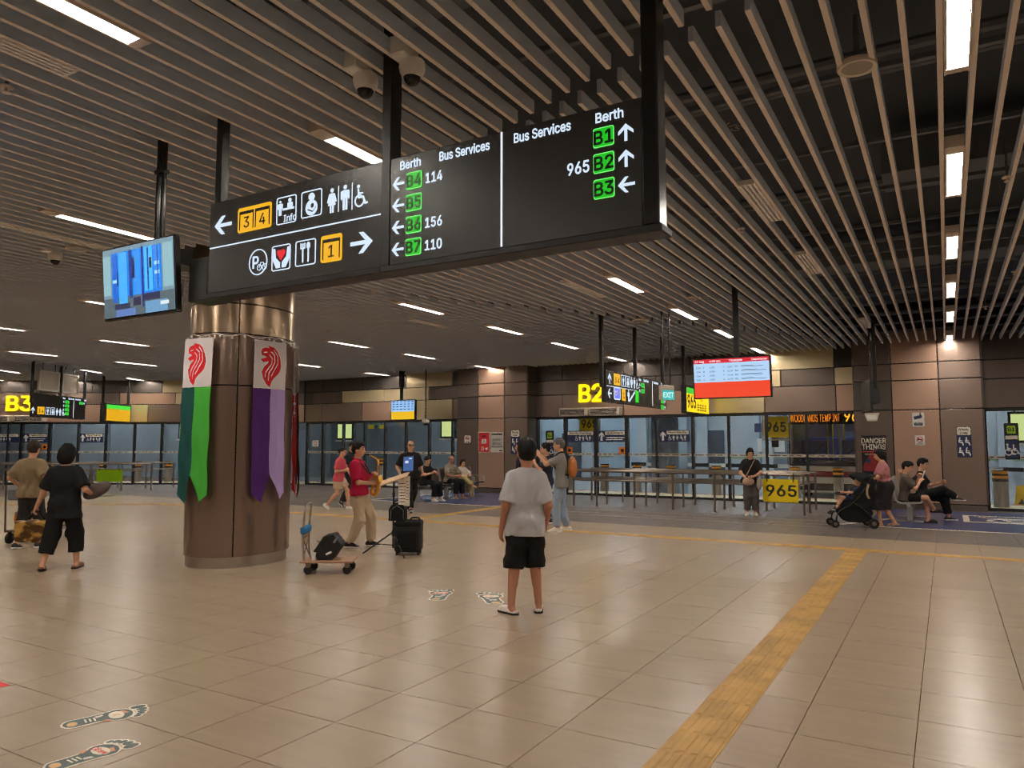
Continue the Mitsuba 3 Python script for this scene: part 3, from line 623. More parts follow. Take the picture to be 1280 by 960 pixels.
k = exit_sign('green exit sign hung near the round column in front of the glass doors', (p[0], 20.5, 2.78), (1, 0, 0), .5, .24)

# B3 overhead sign, blank boards above it, screen on the left
s0 = -15.25
F = Fr((*(SL * s0), 0), (*NL, 0))
k = thing('berth_overhead_sign', 'black overhead sign with pictograms and green berth tiles beside the B3 letters', 'sign')
za, zb = 2.52, 3.28
add(k + '__panel', F.cbox(23.5, 24.93, za, zb, -.1, 0, .008), 'mat_signface'); add(k + '__panel', F.cbox(24.98, 26.4, za, zb, -.1, 0, .008), 'mat_signface')
for d in (23.48, 24.95, 26.38):
    q = F.P(d, 0, -.05); post(k, q[0], q[1], zb - .3)
side_sign(k, F, 23.3, 24.95, 26.4, za, zb, False, ('B4', 'B5', 'B6', 'B7'), ('B1',))
for d0, d1 in ((23.75, 24.8), (24.98, 25.88)):
    k = thing('blank_sign_board', 'cream blank board hung above the overhead sign near B3, ' + ('left one of two' if d0 < 24 else 'right one of two'), 'sign board', 'cream boards over the left sign')
    add(k + '__board', F.cbox(d0, d1, 3.39, 4.05, -.06, .0, .006), 'mat_housing'); add(k + '__frame', F.shape(ring(sbox(d0, 3.39, d1, 4.05), .05), .02, 0), 'mat_white')
    for d in (d0 + .2, d1 - .2): add(k + '__hanger', F.box(d - .01, d + .01, 4.05, 4.7, -.04, -.02), 'mat_black')
k = thing('route_screen', 'hanging screen with a green bar over amber beside the left glass front', 'screen')
F = Fr((*(SL * -15.7), 0), (*NL, 0))
add(k + '__bezel', F.cbox(28.35, 30.45, 2.5, 3.25, -.12, 0, .01), 'mat_black')
lit(k, F, sbox(28.6, 2.56, 30.38, 3.19), (226, 168, 12), 'display', .002, 0, 1.0, .3); lit(k, F, sbox(28.6, 3.03, 30.38, 3.19), (60, 225, 60), 'header', .002, .002)
q = F.P(28.42, 0, -.06); post(k, q[0], q[1], 2.7); q = F.P(30.3, 0, -.06); post(k, q[0], q[1], 3.1)
# small timetable screen near the pillar
a, b = at_y(490.5, 501.5, 20.8), at_y(519, 524, 20.8)
F = Fr((0, 20.75, 0))
k = thing('timetable_display', 'small hanging display, blue rows above amber, over the waiting bench', 'screen')
add(k + '__bezel', F.cbox(a[0] - .03, b[0] + .03, b[2] - .03, a[2] + .03, -.1, 0, .01), 'mat_black')
vm = b[2] + .42 * (a[2] - b[2])
lit(k, F, sbox(a[0], b[2], b[0], vm), (236, 186, 24), 'lower_panel', .002, 0, 1., .2); lit(k, F, sbox(a[0], vm, b[0], a[2]), (150, 196, 246), 'timetable', .002, 0, 1., .2)
for j in range(4):
    for i in range(6): ink(k, F, sbox(a[0] + .06 + i * .17, vm + .07 + j * .09, a[0] + .15 + i * .17, vm + .1 + j * .09), 'timetable_text', 'mat_navy', .002, .002)
add(k + '__post', [box(-16.88, -16.8, 20.82, 20.9, 3.2, 3.7), box(-16.9, -16.76, 20.79, 20.93, 3.7, 4.7)], 'mat_black')
# pendant camera / lamp on a thin rod beside it
def pendant(label, x, y, z, cat_='emergency light'):
    k = thing('pendant_fixture', label, cat_)
    add(k + '__rod', rod((x, y, z + .15), (x, y, 4.7), .02, 8), 'mat_black'); add(k + '__body', lathe([(0, z + .17), (.06, z + .16), (.13, z + .12), (.15, z + .04), (.11, z), (.0, z)], 20, (x, y, 0)), 'mat_housing', 40)
    add(k + '__lens', lathe([(.1, z + .004), (.09, z - .04), (.05, z - .065), (0, z - .07)], 16, (x, y, 0)), 'mat_black_gloss', 40)
p = at_y(532, 529, 21.0); pendant('dome camera on a long thin rod in front of the glass', p[0], 21.0, 2.38, 'camera')
p = at_y(1090, 523, 19.5)
k = thing('emergency_light', 'white emergency light on a thin rod in front of the pillar with the poster', 'light')
add(k + '__rod', rod((p[0], 19.5, 2.4), (p[0], 19.5, 4.7), .018, 8), 'mat_black')
add(k + '__body', trimesh.Trimesh([(p[0] + a * (.16 if c else .1), 19.5 + b * .07, 2.2 + .19 * c) for a in (-1, 1) for b in (-1, 1) for c in (0, 1)]).convex_hull, 'mat_housing')
add(k + '__lens', box(p[0] - .1, p[0] + .1, 19.42, 19.435, 2.24, 2.34), 'mat_white')
p = at_y(1078, 496, 17.5)
k = thing('hanging_screen', 'black screen hung edge on before the wall pillar with the poster', 'screen')
F = Fr((p[0] + .06, 17.5, p[2]), (.25, -1, 0))
add(k + '__bezel', F.cbox(-.55, .55, -.34, .34, -.05, 0, .01), 'mat_black'); add(k + '__mount', F.box(-.25, .25, -.15, .15, -.24, -.05), 'mat_black'); q = F.P(0, 0, -.2); post(k, q[0], q[1], q[2])

# ------------------------------------------------------------------ letters on the wall
def big_letters(label, F, t, u, v, h, width):
    k = thing('berth_letters', label, 'letters')
    for i, c in enumerate(t):
        m = F.text(c, u + i * width * .52, v, h, .06, .05, bold=True, width=width * .46)
        add(k + '__letter', m, 'mat_black', **glow((255, 212, 4), 2.0, .6))
        add(k + '__standoff', F.box(u + i * width * .52 + width * .1, u + i * width * .52 + width * .3, v + h * .45, v + h * .55, .028, .06), 'mat_black')
big_letters('large yellow illuminated letters B2 on the wall above the doors', F_MAIN, 'B2', -10.36, 3.03, .56, .90)
big_letters('large yellow illuminated letters B3 on the left wall', F_LEFT, 'B3', -20.92, 3.03, .6, 1.12)
# ------------------------------------------------------------------ things on and before the glass and the panels
mat('cream', lin(228, 218, 200), 0.5); mat('tan', lin(170, 140, 108), 0.5); mat('bus_white', lin(226, 218, 204), 0.3, clearcoat=0.6); mat('maroon', lin(140, 36, 44), 0.35); mat('poster_black', lin(26, 22, 30), 0.35)
mat('yellow_sign', lin(240, 208, 0), 0.5); mat('lime_sign', lin(140, 184, 4), 0.55); mat('orange_band', lin(236, 160, 50), 0.45); mat('bollard', lin(150, 140, 128), 0.5); mat('curtain_grille', lin(70, 60, 54), 0.7)
mat('bay_green', lin(130, 150, 116), 0.6); mat('baydark2', lin(104, 114, 126), 0.6); mat('windscreen', lin(22, 26, 32), 0.08, 0.0, 0.6)
def air_curtain(label, F, u0, u1):
    k = thing('air_curtain', label, 'air curtain')
    add(k + '__body', F.cbox(u0, u1, 2.56, 2.83, .03, .3, .03), 'mat_housing'); add(k + '__grille', F.box(u0 + .06, u1 - .1, 2.6, 2.78, .3, .304), 'mat_curtain_grille')
    for j in range(5): add(k + '__louvre', F.box(u0 + .07, u1 - .12, 2.612 + .034 * j, 2.62 + .034 * j, .304, .31), 'mat_housing')
air_curtain('white air curtain unit below the B2 letters, nearer the pillar', F_MAIN, -11.0, -9.98); air_curtain('white air curtain unit below the B2 letters, right of its twin', F_MAIN, -9.93, -8.86)
air_curtain('white air curtain unit at the left edge under the B3 letters', F_LEFT, -21.9, -20.6); air_curtain('white air curtain unit under the B3 letters beside the overhead sign', F_LEFT, -20.45, -19.2)

def board(k, F, u0, u1, v0, v1, m, w=0.035, t=.012, r=.02, name='board'): return add(k + '__' + name, F.shape(rrect(u0, u1, v0, v1, r), t, w), m)
def pt(k, F, t, u, v, h, m='mat_black', w=.048, bold=False, width=None, center=True, name='lettering'): return add(k + '__' + name, F.text(t, u, v, h, w, .002, bold=bold, width=width, center=center), m)
def pk(k, F, g, m, name, w=.048): return add(k + '__' + name, F.shape(g, .002, w), m)
def glass_sign(label, F, u0, kind, v0=1.72, v1=2.08, L=.98):
    k = thing('glass_sign', label, 'sign'); w = .012
    board(k, F, u0, u0 + L, v0, v1, 'mat_navy', w, .006, .01)
    a = u0 + (.26 if kind != 'priority' else .03)
    add(k + '__header', F.shape(rrect(a, u0 + L - .03, v1 - .13, v1 - .02, .02), .003, w + .006), 'mat_cream')
    t = {'priority': 'Priority Boarding', 'general': 'General Queue', 'give': 'Please Give Way'}[kind]
    pt(k, F, t, (a + u0 + L - .03) / 2, v1 - .1, .055, w=w + .009, bold=True, width=(u0 + L - a) * .8)
    if kind != 'priority':
        pk(k, F, unary_union([sbox(u0 + .1, v0 + .04, u0 + .17, v1 - .1), Polygon([(u0 + .04, v1 - .14), (u0 + .135, v1 - .03), (u0 + .23, v1 - .14), (u0 + .23, v1 - .2), (u0 + .135, v1 - .1), (u0 + .04, v1 - .2)])]), 'mat_white', 'arrow', w + .006)
    if kind == 'general':
        for j, q in enumerate((.62, .7)): pk(k, F, sbox(u0 + .3, v0 + .06 + .07 * j, u0 + .3 + q * .9, v0 + .09 + .07 * j), 'mat_white', 'small_print', w + .006)
    else:
        for j, g in enumerate((wheelchair(), man(), woman(), seated(), man())): pk(k, F, move(g, u0 + L * .36 + .12 * j, v0 + .05, .16), 'mat_white', 'pictogram', w + .006)
glass_sign('navy sign Priority Boarding on the left leaf of the B2 doors', F_MAIN, -10.84, 'priority'); glass_sign('navy sign General Queue with arrow on the right leaf of the B2 doors', F_MAIN, -9.73, 'general', L=.95)
glass_sign('navy sign Please Give Way on the glass right of the B2 doors', F_MAIN, -7.68, 'give')
glass_sign('navy sign Priority Boarding on the glass under the B3 letters', F_LEFT, -21.7, 'priority', L=1.35); glass_sign('navy sign General Queue on the door under the B3 letters', F_LEFT, -20.2, 'general', L=1.02)
glass_sign('navy sign Please Give Way on the glass left of the round column', F_LEFT, -17.86, 'give')
def berth_sticker(label, F, u0, t, v1):
    k = thing('berth_sticker', label, 'sign'); w = .012
    board(k, F, u0, u0 + .3, v1 - .9, v1, 'mat_black', w, .006, .02)
    add(k + '__berth_tile', F.shape(rrect(u0 + .06, u0 + .24, v1 - .26, v1 - .06, .02), .003, w + .006), 'mat_lime'); pt(k, F, t, u0 + .15, v1 - .2, .09, w=w + .009, bold=True)
    add(k + '__label_strip', F.box(u0 + .02, u0 + .28, v1 - .4, v1 - .31, w + .006, w + .008), 'mat_cream')
    add(k + '__picture', F.box(u0 + .02, u0 + .28, v1 - .86, v1 - .42, w + .006, w + .008), 'mat_navy')
    pk(k, F, unary_union([move(wheelchair(), u0 + .09, v1 - .8, .3), move(wheelchair(), u0 + .21, v1 - .78, .26)]), 'mat_white', 'pictogram', w + .008)
berth_sticker('black sticker with lime B2 tile on the glass by the pillar', F_MAIN, -11.63, 'B2', 2.1)
berth_sticker('black sticker with lime B1 tile on the glass at the right edge', F_MAIN, 1.25, 'B1', 2.17)
for u, lab in ((-10.86, 'orange square sticker on the left leaf of the B2 doors'), (-9.0, 'orange square sticker on the right leaf of the B2 doors'), ):
    k = thing('door_sticker', lab, 'sticker'); board(k, F_MAIN, u, u + .22, 1.34, 1.56, 'mat_orange', .012, .003, .02); pk(k, F_MAIN, Point(u + .11, 1.45).buffer(.06), 'mat_black', 'pictogram', .015)
k = thing('door_sticker', 'orange square sticker on the door under the B3 letters', 'sticker'); board(k, F_LEFT, -19.4, -19.17, 1.42, 1.64, 'mat_orange', .012, .003, .02); pk(k, F_LEFT, Point(-19.285, 1.53).buffer(.06), 'mat_black', 'pictogram', .015)
k = thing('door_sticker', 'white no entry sticker on the glass door beside the round column', 'sticker'); board(k, F_MAIN, -22.45, -22.1, 1.55, 1.8, 'mat_white', .012, .003, .02); pk(k, F_MAIN, ring(Point(-22.27, 1.68).buffer(.09), .025), 'mat_red', 'prohibition_ring', .015)

# notices on the two wall pillars
P = Fr((0, 22.1 - PF, 0))
def pillar_rect(x0, x1, y0, y1):
    a, b = at_y(x0, y0, 22.1 - PF), at_y(x1, y1, 22.1 - PF); return a[0], b[0], b[2], a[2]
def no_smoking(label, r):
    u0, u1, v0, v1 = r; k = thing('no_smoking_sign', label, 'sign'); board(k, P, u0, u1, v0, v1, 'mat_white'); c = ((u0 + u1) / 2, (v0 + v1) / 2 + .02); q = (u1 - u0) * .34
    pk(k, P, unary_union([ring(Point(c).buffer(q), q * .22), line([(c[0] - q * .6, c[1] + q * .6), (c[0] + q * .6, c[1] - q * .6)], q * .22)]), 'mat_red', 'prohibition_ring', .049); pk(k, P, sbox(c[0] - q * .7, c[1] - .015, c[0] + q * .6, c[1] + .02), 'mat_black', 'cigarette', .047)
    pk(k, P, sbox(u0 + .04, v0 + .025, u1 - .04, v0 + .04), 'mat_black', 'small_print')
no_smoking('small white no smoking sign on the pillar above the waiting bench', pillar_rect(581.5, 589, 544.5, 553.5))
no_smoking('small white no smoking sign on the pillar behind the seated man with phone', pillar_rect(1143.6, 1156.5, 544.2, 556.5))
u0, u1, v0, v1 = pillar_rect(598.8, 613, 540.5, 565.5)
k = thing('notice_board', 'red notice with white symbols on the pillar above the empty seats', 'notice'); board(k, P, u0, u1, v0, v1, 'mat_white', .035, .01, .005); add(k + '__face', P.box(u0 + .015, u1 - .015, v0 + .015, v1 - .015, .045, .048), 'mat_red')
um = (u0 + u1) / 2
pt(k, P, 'NO', um, v1 - .17, .07, 'mat_poster_black', .05, True); pk(k, P, sbox(um - .11, v0 + .3, um + .11, v0 + .33), 'mat_white', 'small_print', .05)
pk(k, P, unary_union([Point(um - .05, v0 + .42).buffer(.04), Point(um + .06, v0 + .42).buffer(.04), sbox(um - .1, v0 + .35, um + .1, v0 + .38)]), 'mat_white', 'pictogram', .05); pk(k, P, unary_union([ring(sbox(um - .1, v0 + .06, um - .01, v0 + .2), .02), Polygon([(um + .03, v0 + .14), (um + .16, v0 + .17), (um + .13, v0 + .06)])]), 'mat_white', 'pictogram', .05)
u0, u1, v0, v1 = pillar_rect(614.6, 630, 540.5, 565.5)
k = thing('notice_board', 'white notice with lines of text beside the red one', 'notice'); board(k, P, u0, u1, v0, v1, 'mat_notice', .035, .01, .005)
pk(k, P, sbox(u0 + .04, v1 - .09, u1 - .04, v1 - .04), 'mat_black', 'heading'); pk(k, P, sbox(u0 + .02, v0 + .17, u1 - .02, v0 + .19), 'mat_black', 'rule'); pk(k, P, sbox(u1 - .16, v0 + .04, u1 - .04, v0 + .07), 'mat_black', 'signature')
for j in range(8): pk(k, P, sbox(u0 + .04, v0 + .22 + .035 * j, u1 - .04 - .03 * (j % 3), v0 + .232 + .035 * j), 'mat_curtain_grille', 'text_line')
def priority(label, r, rs=2):
    u0, u1, v0, v1 = r; k = thing('priority_seat_sign', label, 'sign'); um = (u0 + u1) / 2; h = v1 - v0; w = u1 - u0
    board(k, P, u0, u1, v0, v1, 'mat_navy'); add(k + '__header', P.shape(rrect(u0 + .012, u1 - .012, v1 - h * .28, v1 - .012, .03), .004, .047), 'mat_cream')
    pt(k, P, 'Priority', um, v1 - h * .14, h * .075, 'mat_black', .052, True, w * .72); pt(k, P, 'Seats', um, v1 - h * .25, h * .075, 'mat_black', .052, True, w * .5)
    for i in range(2):
        for j in range(2): pk(k, P, move(seated(), u0 + w * (.24 + .44 * i), v0 + h * (.06 + .33 * j), h * .26), 'mat_white', 'pictogram')
priority('navy Priority Seats sign on the pillar behind the man in white T-shirt', pillar_rect(639.5, 650.5, 537.5, 567.5)); priority('navy Priority Seats sign on the right pillar beside the seated man', pillar_rect(1195, 1215.5, 533.2, 571.5))
u0, u1, v0, v1 = pillar_rect(1140, 1155.8, 515.8, 533.3)
k = thing('camera_notice', 'white camera surveillance sign high on the right pillar', 'sign'); board(k, P, u0, u1, v0, v1, 'mat_white'); um = (u0 + u1) / 2
pk(k, P, unary_union([affinity.rotate(rrect(um - .1, um + .09, v0 + .2, v0 + .28, .02), 15), sbox(um + .03, v0 + .24, um + .06, v0 + .36)]), 'mat_navy', 'pictogram'); add(k + '__caption', P.box(u0 + .04, u1 - .04, v0 + .03, v0 + .1, .047, .05), 'mat_navy'); pt(k, P, 'CCTV', um, v0 + .045, .035, 'mat_white', .05)
u0, u1, v0, v1 = pillar_rect(1076.5, 1110, 544.5, 606)
k = thing('poster', 'black poster headed DANGER THINGS on the right pillar behind the woman', 'poster'); board(k, P, u0, u1, v0, v1, 'mat_poster_black', .035, .012, .004); um = (u0 + u1) / 2
pt(k, P, 'DANGER', um, v1 - .2, .13, 'mat_cream', .049, True, .58); pt(k, P, 'THINGS', um, v1 - .36, .13, 'mat_cream', .049, True, .56); pk(k, P, sbox(um - .28, v1 - .43, um + .28, v1 - .41), 'mat_red', 'rule')
pk(k, P, sbox(um - .22, v1 - .5, um + .22, v1 - .47), 'mat_tan', 'small_print'); pk(k, P, Polygon([(u0 + .03, v0 + .5), (um, v0 + .95), (u1 - .03, v0 + .5), (u1 - .03, v0 + .35), (u0 + .03, v0 + .35)]), 'mat_maroon', 'picture'); pk(k, P, rrect(u1 - .2, u1 - .1, v0 + .68, v0 + .84, .01), 'mat_white', 'small_label', .0505); pk(k, P, Point(u0 + .15, v0 + .62).buffer(.06), 'mat_navy', 'picture', .0505)

# ------------------------------------------------------------------ queue railings
def railing(label, F, us, d, ends=None, group='queue railings before the doors'):
    """a straight railing at distance d in front of the glass, posts at us"""
    k = thing('queue_railing', label, 'railing', group); r = .024
    a, b = (ends or (us[0], us[-1]))
    for nm, v, rr in (('top_rail', .94, .03), ('mid_rail', .70, .024)):
        add(k + '__' + nm, rod(F.P(a, v, d), F.P(b, v, d), rr, 10), 'mat_steel', 40)
    for u in us: add(k + '__post', [rod(F.P(u, 0.0, d), F.P(u, .94, d), r, 10), lathe([(0, .012), (.05, .012), (.055, 0)], 12, F.P(u, 0, d))], 'mat_steel', 40)
    return k
RU = [-8.04, -6.99, -5.97, -4.92, -3.9, -2.87]
railing('front steel queue railing by the B2 doors, nearest of three', F_MAIN, [-8.72] + RU, 3.95, (-8.75, -2.84)); railing('middle steel queue railing by the B2 doors', F_MAIN, [-8.16, -7.02, -6.0, -4.93, -3.9, -2.9], 3.0, (-9.2, -2.87)); railing('rear steel queue railing by the B2 doors, closest to the glass', F_MAIN, [-9.04, -8.07, -7.04, -5.97, -4.93, -3.9, -2.89], 2.05, (-9.05, -2.86))
for j, dd in enumerate((3.95, 2.2)):
    railing(('front' if j == 0 else 'rear') + ' steel queue railing before the left glass front', F_LEFT, [-21.4 + 1.06 * i for i in range(9)], dd)
k = thing('route_board', 'yellow board with route number 965 tied to the front railing', 'sign')
u0, u1 = at_y(953.5, 600, 18.1)[0], at_y(997.5, 600, 18.1)[0]; FR = Fr((0, 18.09, 0))
board(k, FR, u0, u1, .31, .84, 'mat_yellow_sign', 0.0, .012, .01); pt(k, FR, '965', (u0 + u1) / 2 + .02, .45, .25, 'mat_black', .0125, True, .68)
for a in (u0 + .1, u1 - .1):
    add(k + '__tie', FR.box(a - .012, a + .012, .775, .98, -.03, .016), 'mat_black')
k = thing('route_board', 'plain lime green board tied to the left queue railing', 'sign'); FR = Fr((*(NL * (DL - 3.95 - .06)), 0), (*SL, 0))
a = -14.85; board(k, FR, a, a + .93, .3, .74, 'mat_lime_sign', 0.0, .012, .01)
for q in (a + .1, a + .8): add(k + '__tie', FR.box(q - .012, q + .012, .70, .76, -.03, .016), 'mat_black')

# ------------------------------------------------------------------ bus bay: bollards, boards, bus
def bollard(p, h=1.05, r=.14, lab=''):
    k = thing('bollard', lab, 'bollard', 'banded bollards behind the glass'); c = (p[0], p[1], -.13)
    add(k + '__post', lathe([(r, 0), (r, h * .74)], 18, c), 'mat_bollard', 40)
    for i, (a, b, m) in enumerate(((.74, .81, 'black'), (.81, .87, 'orange_band'), (.87, .92, 'black'), (.92, .98, 'orange_band'), (.98, 1.0, 'black'))):
        add(k + '__band', lathe([(r, h * a), (r + .006, h * a), (r + .006, h * b), (0 if i == 4 else r, h * b)], 18, c), 'mat_' + m, 40)
for x, w_ in ((712, 'left leaf of the B2 doors'), (756, 'right leaf of the B2 doors'), (796.5, 'pane right of the B2 doors'), (839, 'Please Give Way sign'), (895.5, 'second pane right of the Please Give Way sign'), (993.5, 'left front corner of the bus'), (1047.5, 'middle of the bus front')):
    p = at_y(x, 585, 23.55); bollard((p[0], 23.55), 1.1, lab=('grey bollard with yellow bands before the ' if 'bus' in w_ else 'grey bollard with yellow bands seen under the ' if 'sign' in w_ and 'pane' not in w_ else 'grey bollard with yellow bands seen through the ') + w_)
p = at_y(1243, 600, 22.9); bollard((p[0] + .12, 22.75), 1.12, .17, 'thick grey bollard with yellow bands behind the glass at the right edge')
p = at_y(475, 590, 24.2); bollard((p[0], 24.2), 1.2, lab='grey bollard with yellow bands behind the glass beside the saxophone')
for s, w_ in ((-17.5, 'right of the woman in black'), (-16.0, 'left of the lime board'), (-14.7, 'right of the lime board'), (-19.8, 'behind the man in olive')): q = SL * s + NL * (DL + 1.2); bollard(q, 1.05, lab='grey bollard with yellow bands behind the left glass, ' + w_)
def light_box(label, F, u0, u1, v0, v1, w=-1.6):
    k = thing('light_box', label, 'light box'); add(k + '__case', F.cbox(u0 - .06, u1 + .06, v0 - .06, v1 + .06, w - .12, w, .01), 'mat_black')
    lit(k, F, sbox(u0, v0, u1, v1), (196, 214, 140), 'display', .003, w); add(k + '__sill', F.box(u0 - .12, u1 + .1, v0 - .14, v0 - .08, w - .12, w + .02), 'mat_white')
    for u in (u0 + .1, u1 - .1): add(k + '__hanger', F.box(u - .015, u + .015, v1, 4.9, w - .08, w - .05), 'mat_black')
light_box('pale green light box behind the left glass beside the round column', F_LEFT, -14.45, -13.7, 1.95, 2.45)
light_box('pale green light box behind the glass door right of the round column', F_MAIN, -22.6, -21.8, 1.9, 2.5)
light_box('pale green light box behind the glass above the waiting bench', F_MAIN, -17.1, -16.5, 1.95, 2.6)
light_box('wide pale green light box behind the glass at the right edge', F_MAIN, 1.5, 3.4, 1.75, 2.45)
light_box('pale green light box behind the glass under the B3 letters', F_LEFT, -23.0, -22.3, 1.95, 2.5)
def board965(label, u0, v0, w, k_=.82):
    k = thing('route_board', label, 'sign'); F = F_MAIN; u1 = u0 + .72; v1 = v0 + .64
    add(k + '__sill', F.box(u0 - .05, u1 + .05, v0 - .09, v0 - .03, w - .06, w + .01), 'mat_bollard'); add(k + '__frame', [F.box(u0 - .05, u0 - .02, v0, v1 + .05, w - .06, w), F.box(u1 + .02, u1 + .05, v0, v1 + .05, w - .06, w)], 'mat_bollard')
    board(k, F, u0, u1, v0, v1, 'mat_yellow_sign', w - .02, .015, .005); pt(k, F, '965', (u0 + u1) / 2, v0 + .18, .28, 'mat_black', w - .004, True, .58)
    add(k + '__hanger', [F.box(u0 + .1, u0 + .13, v1, 4.9, w - .04, w - .02), F.box(u1 - .13, u1 - .1, v1, 4.9, w - .04, w - .02)], 'mat_black')
p = at_y(955, 547, 23.4); board965('yellow hanging board with 965 behind the glass near the bus', p[0], p[2] + .0, -1.3)
p = at_y(725, 541, 24.0); board965('yellow hanging board with 965 behind the B2 doors', p[0], p[2] + .0, -1.9)
k = thing('barrier_pole', 'black and white striped barrier pole across the bus bay', 'barrier')
for i in range(10): add(k + '__segment', box(-10.5 + .6 * i, -9.9 + .6 * i, 27.0, 27.12, .82, .95), 'mat_white' if i % 2 else 'mat_black')
for x in (-10.3, -6.0): add(k + '__post', box(x - .06, x + .06, 27.0, 27.1, -.14, .9), 'mat_black')
k = thing('barrier_pole', 'black and white striped barrier pole behind the glass at the right edge', 'barrier')
for i in range(8): add(k + '__segment', box(.4 + .5 * i, .9 + .5 * i, 26.0, 26.12, .85, .97), 'mat_white' if i % 2 else 'mat_black')
for x in (.6, 4.0): add(k + '__post', box(x - .05, x + .05, 26.0, 26.1, -.14, .9), 'mat_black')
struct('bay_pillar', [box(-9.05, -8.05, 25.2, 26.2, -.14, 4.9)] + [box(-9.03 + .1 * i, -9.0 + .1 * i, 25.17, 25.21, -.14, 4.9) for i in range(10)], 'mat_shutter', 'ribbed pale blue pillar of the bus bay')
for i, (x0, x1, z0, z1, m) in enumerate(((-12.0, -10.9, .2, 2.5, 'shutter'), (-10.2, -9.0, .3, 2.3, 'baydark'), (-6.2, -5.2, .1, 2.2, 'baydark'), (-5.0, -4.0, .1, 2.2, 'shutter'), (-3.8, -2.8, .1, 2.2, 'shutter'), (-17.5, -16.4, .1, 2.2, 'baydark'), (-21.5, -20.0, .1, 2.4, 'shutter'), (-14.6, -13.0, .1, 2.4, 'shutter'))):
    add('wall_bay__door', [FB.cbox(x0, x1, z0 - .2, z1, .0, .05, .01), FB.box(x0 + .15, x1 - .15, z0 + .9, z1 - .25, .05, .06)], 'mat_' + m)
add('wall_bay__panel', FB.box(-34, -13.4, .0, 3.2, -.02, .015), 'mat_shutter'); add('wall_bay__panel', FB.box(-7.4, -1.0, 0, 3.2, -.02, .02), 'mat_baydark2'); add('wall_bay__panel', FB.box(-13.2, -10.4, 0, 3.2, -.02, .02), 'mat_baydark2')
add('wall_bay__notice', FB.box(-7.5, -7.0, 1.3, 1.9, .0, .03), 'mat_white'); add('wall_bay__notice', FB.box(-6.8, -6.3, 1.3, 1.9, .0, .03), 'mat_white'); add('wall_bay__green_band', FB.box(-30, 8, .98, 1.06, 0, .02), 'mat_bay_green')
add('wall_bay__beam', [FB.box(-30, 10, 3.2, 3.7, 0, .6)], 'mat_baydark')
# bus, nose to the glass
k = thing('bus', 'bus with orange destination display waiting nose on behind the glass', 'bus')
bx0 = at_y(984.5, 560, 25.2)[0]; bx1 = bx0 + 2.5; by = 25.2
F = Fr((bx0, by, 0))
sh_ = trimesh.boolean.difference([cbox(bx0, bx1, by + .02, by + 11, .12, 3.15, .12), box(bx0 + .1, bx1 - .1, by + .2, by + 10.6, .95, 2.95), box(bx0 + .1, bx1 - .1, by - .2, by + .4, 1.0, 2.3)], engine='manifold')
add(k + '__body', sh_, 'mat_bus_white'); mat('bus_blue', lin(64, 92, 150), .7); mat('bus_dark', lin(52, 56, 62), .7)
add(k + '__windscreen', F.put(trimesh.Trimesh([(.06, 1.0, .02), (2.44, 1.0, .02), (2.44, 2.3, .02), (.06, 2.3, .02)], [(0, 1, 2), (0, 2, 3)], process=False)), 'mat_glass'); add(k + '__windscreen_rim', F.shape(ring(rrect(.04, 2.46, .96, 2.34, .06), .05), .03, .0), 'mat_black')
add(k + '__lining', [box(bx0 + .11, bx1 - .11, by + .3, by + 10.5, .96, 1.0), box(bx0 + .11, bx1 - .11, by + 10.5, by + 10.55, 1.0, 2.9), box(bx0 + .105, bx0 + .12, by + .4, by + 10.5, 1.0, 2.9), box(bx1 - .12, bx1 - .105, by + .4, by + 10.5, 1.0, 2.9), box(bx0 + .11, bx1 - .11, by + .3, by + 10.5, 2.9, 2.93)], 'mat_bus_dark')
add(k + '__ceiling_light', box(bx0 + .9, bx1 - .9, by + 1.5, by + 9, 2.86, 2.9), 'mat_white', **glow((200, 220, 245), 1.5, .15))
for i in range(4):
    for u in (.2, 1.45): add(k + '__seat', [F.cbox(u, u + .8, 1.0, 1.9 - .1 * (i == 0), -1.6 - 1.1 * i, -1.45 - 1.1 * i, .04), F.cbox(u, u + .8, 1.0, 1.35, -1.5 - 1.1 * i, -1.1 - 1.1 * i, .04)], 'mat_bus_blue')
for u, w in ((1.05, -1.3), (1.4, -1.3), (1.05, -2.6), (1.4, -2.6)): add(k + '__grab_pole', rod(F.P(u, 1.0, w), F.P(u, 2.88, w), .018, 8), 'mat_yellow')
add(k + '__dashboard', F.cbox(.12, 2.38, .95, 1.12, -.6, -.1, .04), 'mat_bus_dark'); add(k + '__steering_wheel', tube([F.P(1.95 + .2 * math.cos(t), 1.3 + .16 * math.sin(t), -.45 - .1 * math.sin(t)) for t in np.linspace(0, 2 * math.pi, 18)], .015, 6), 'mat_black')
add(k + '__display_case', F.cbox(.08, 2.42, 2.28, 2.74, -.02, .036, .01), 'mat_black')
kk = F.text('WOODLANDS TEMP INT', .12, 2.36, .25, .038, .004, width=1.48); add(k + '__destination', kk, 'mat_black', **glow((255, 138, 30), 1.2)); add(k + '__route_number', F.text('965', 1.72, 2.36, .32, .038, .004, width=.6, bold=True), 'mat_black', **glow((255, 176, 40), 1.2))
add(k + '__bumper', F.cbox(.0, 2.5, .12, .62, -.04, .1, .04), 'mat_bus_white'); add(k + '__stripe', F.box(.02, 2.48, .62, .8, .0, .05), 'mat_maroon'); add(k + '__grille', F.box(.3, 2.2, .2, .42, .1, .105), 'mat_black')
add(k + '__plate', F.box(1.0, 1.6, .46, .58, .1, .108), 'mat_white')
for u in (.22, 2.28): add(k + '__headlamp', F.shape(rrect(u - .16, u + .16, .64, .78, .04), .02, .05), 'mat_steel_brushed')
add(k + '__wiper', [tube([F.P(.5, 1.02, .06), F.P(1.1, 1.7, .05)], .012, 6), tube([F.P(1.5, 1.02, .06), F.P(2.1, 1.65, .05)], .012, 6)], 'mat_rubber')
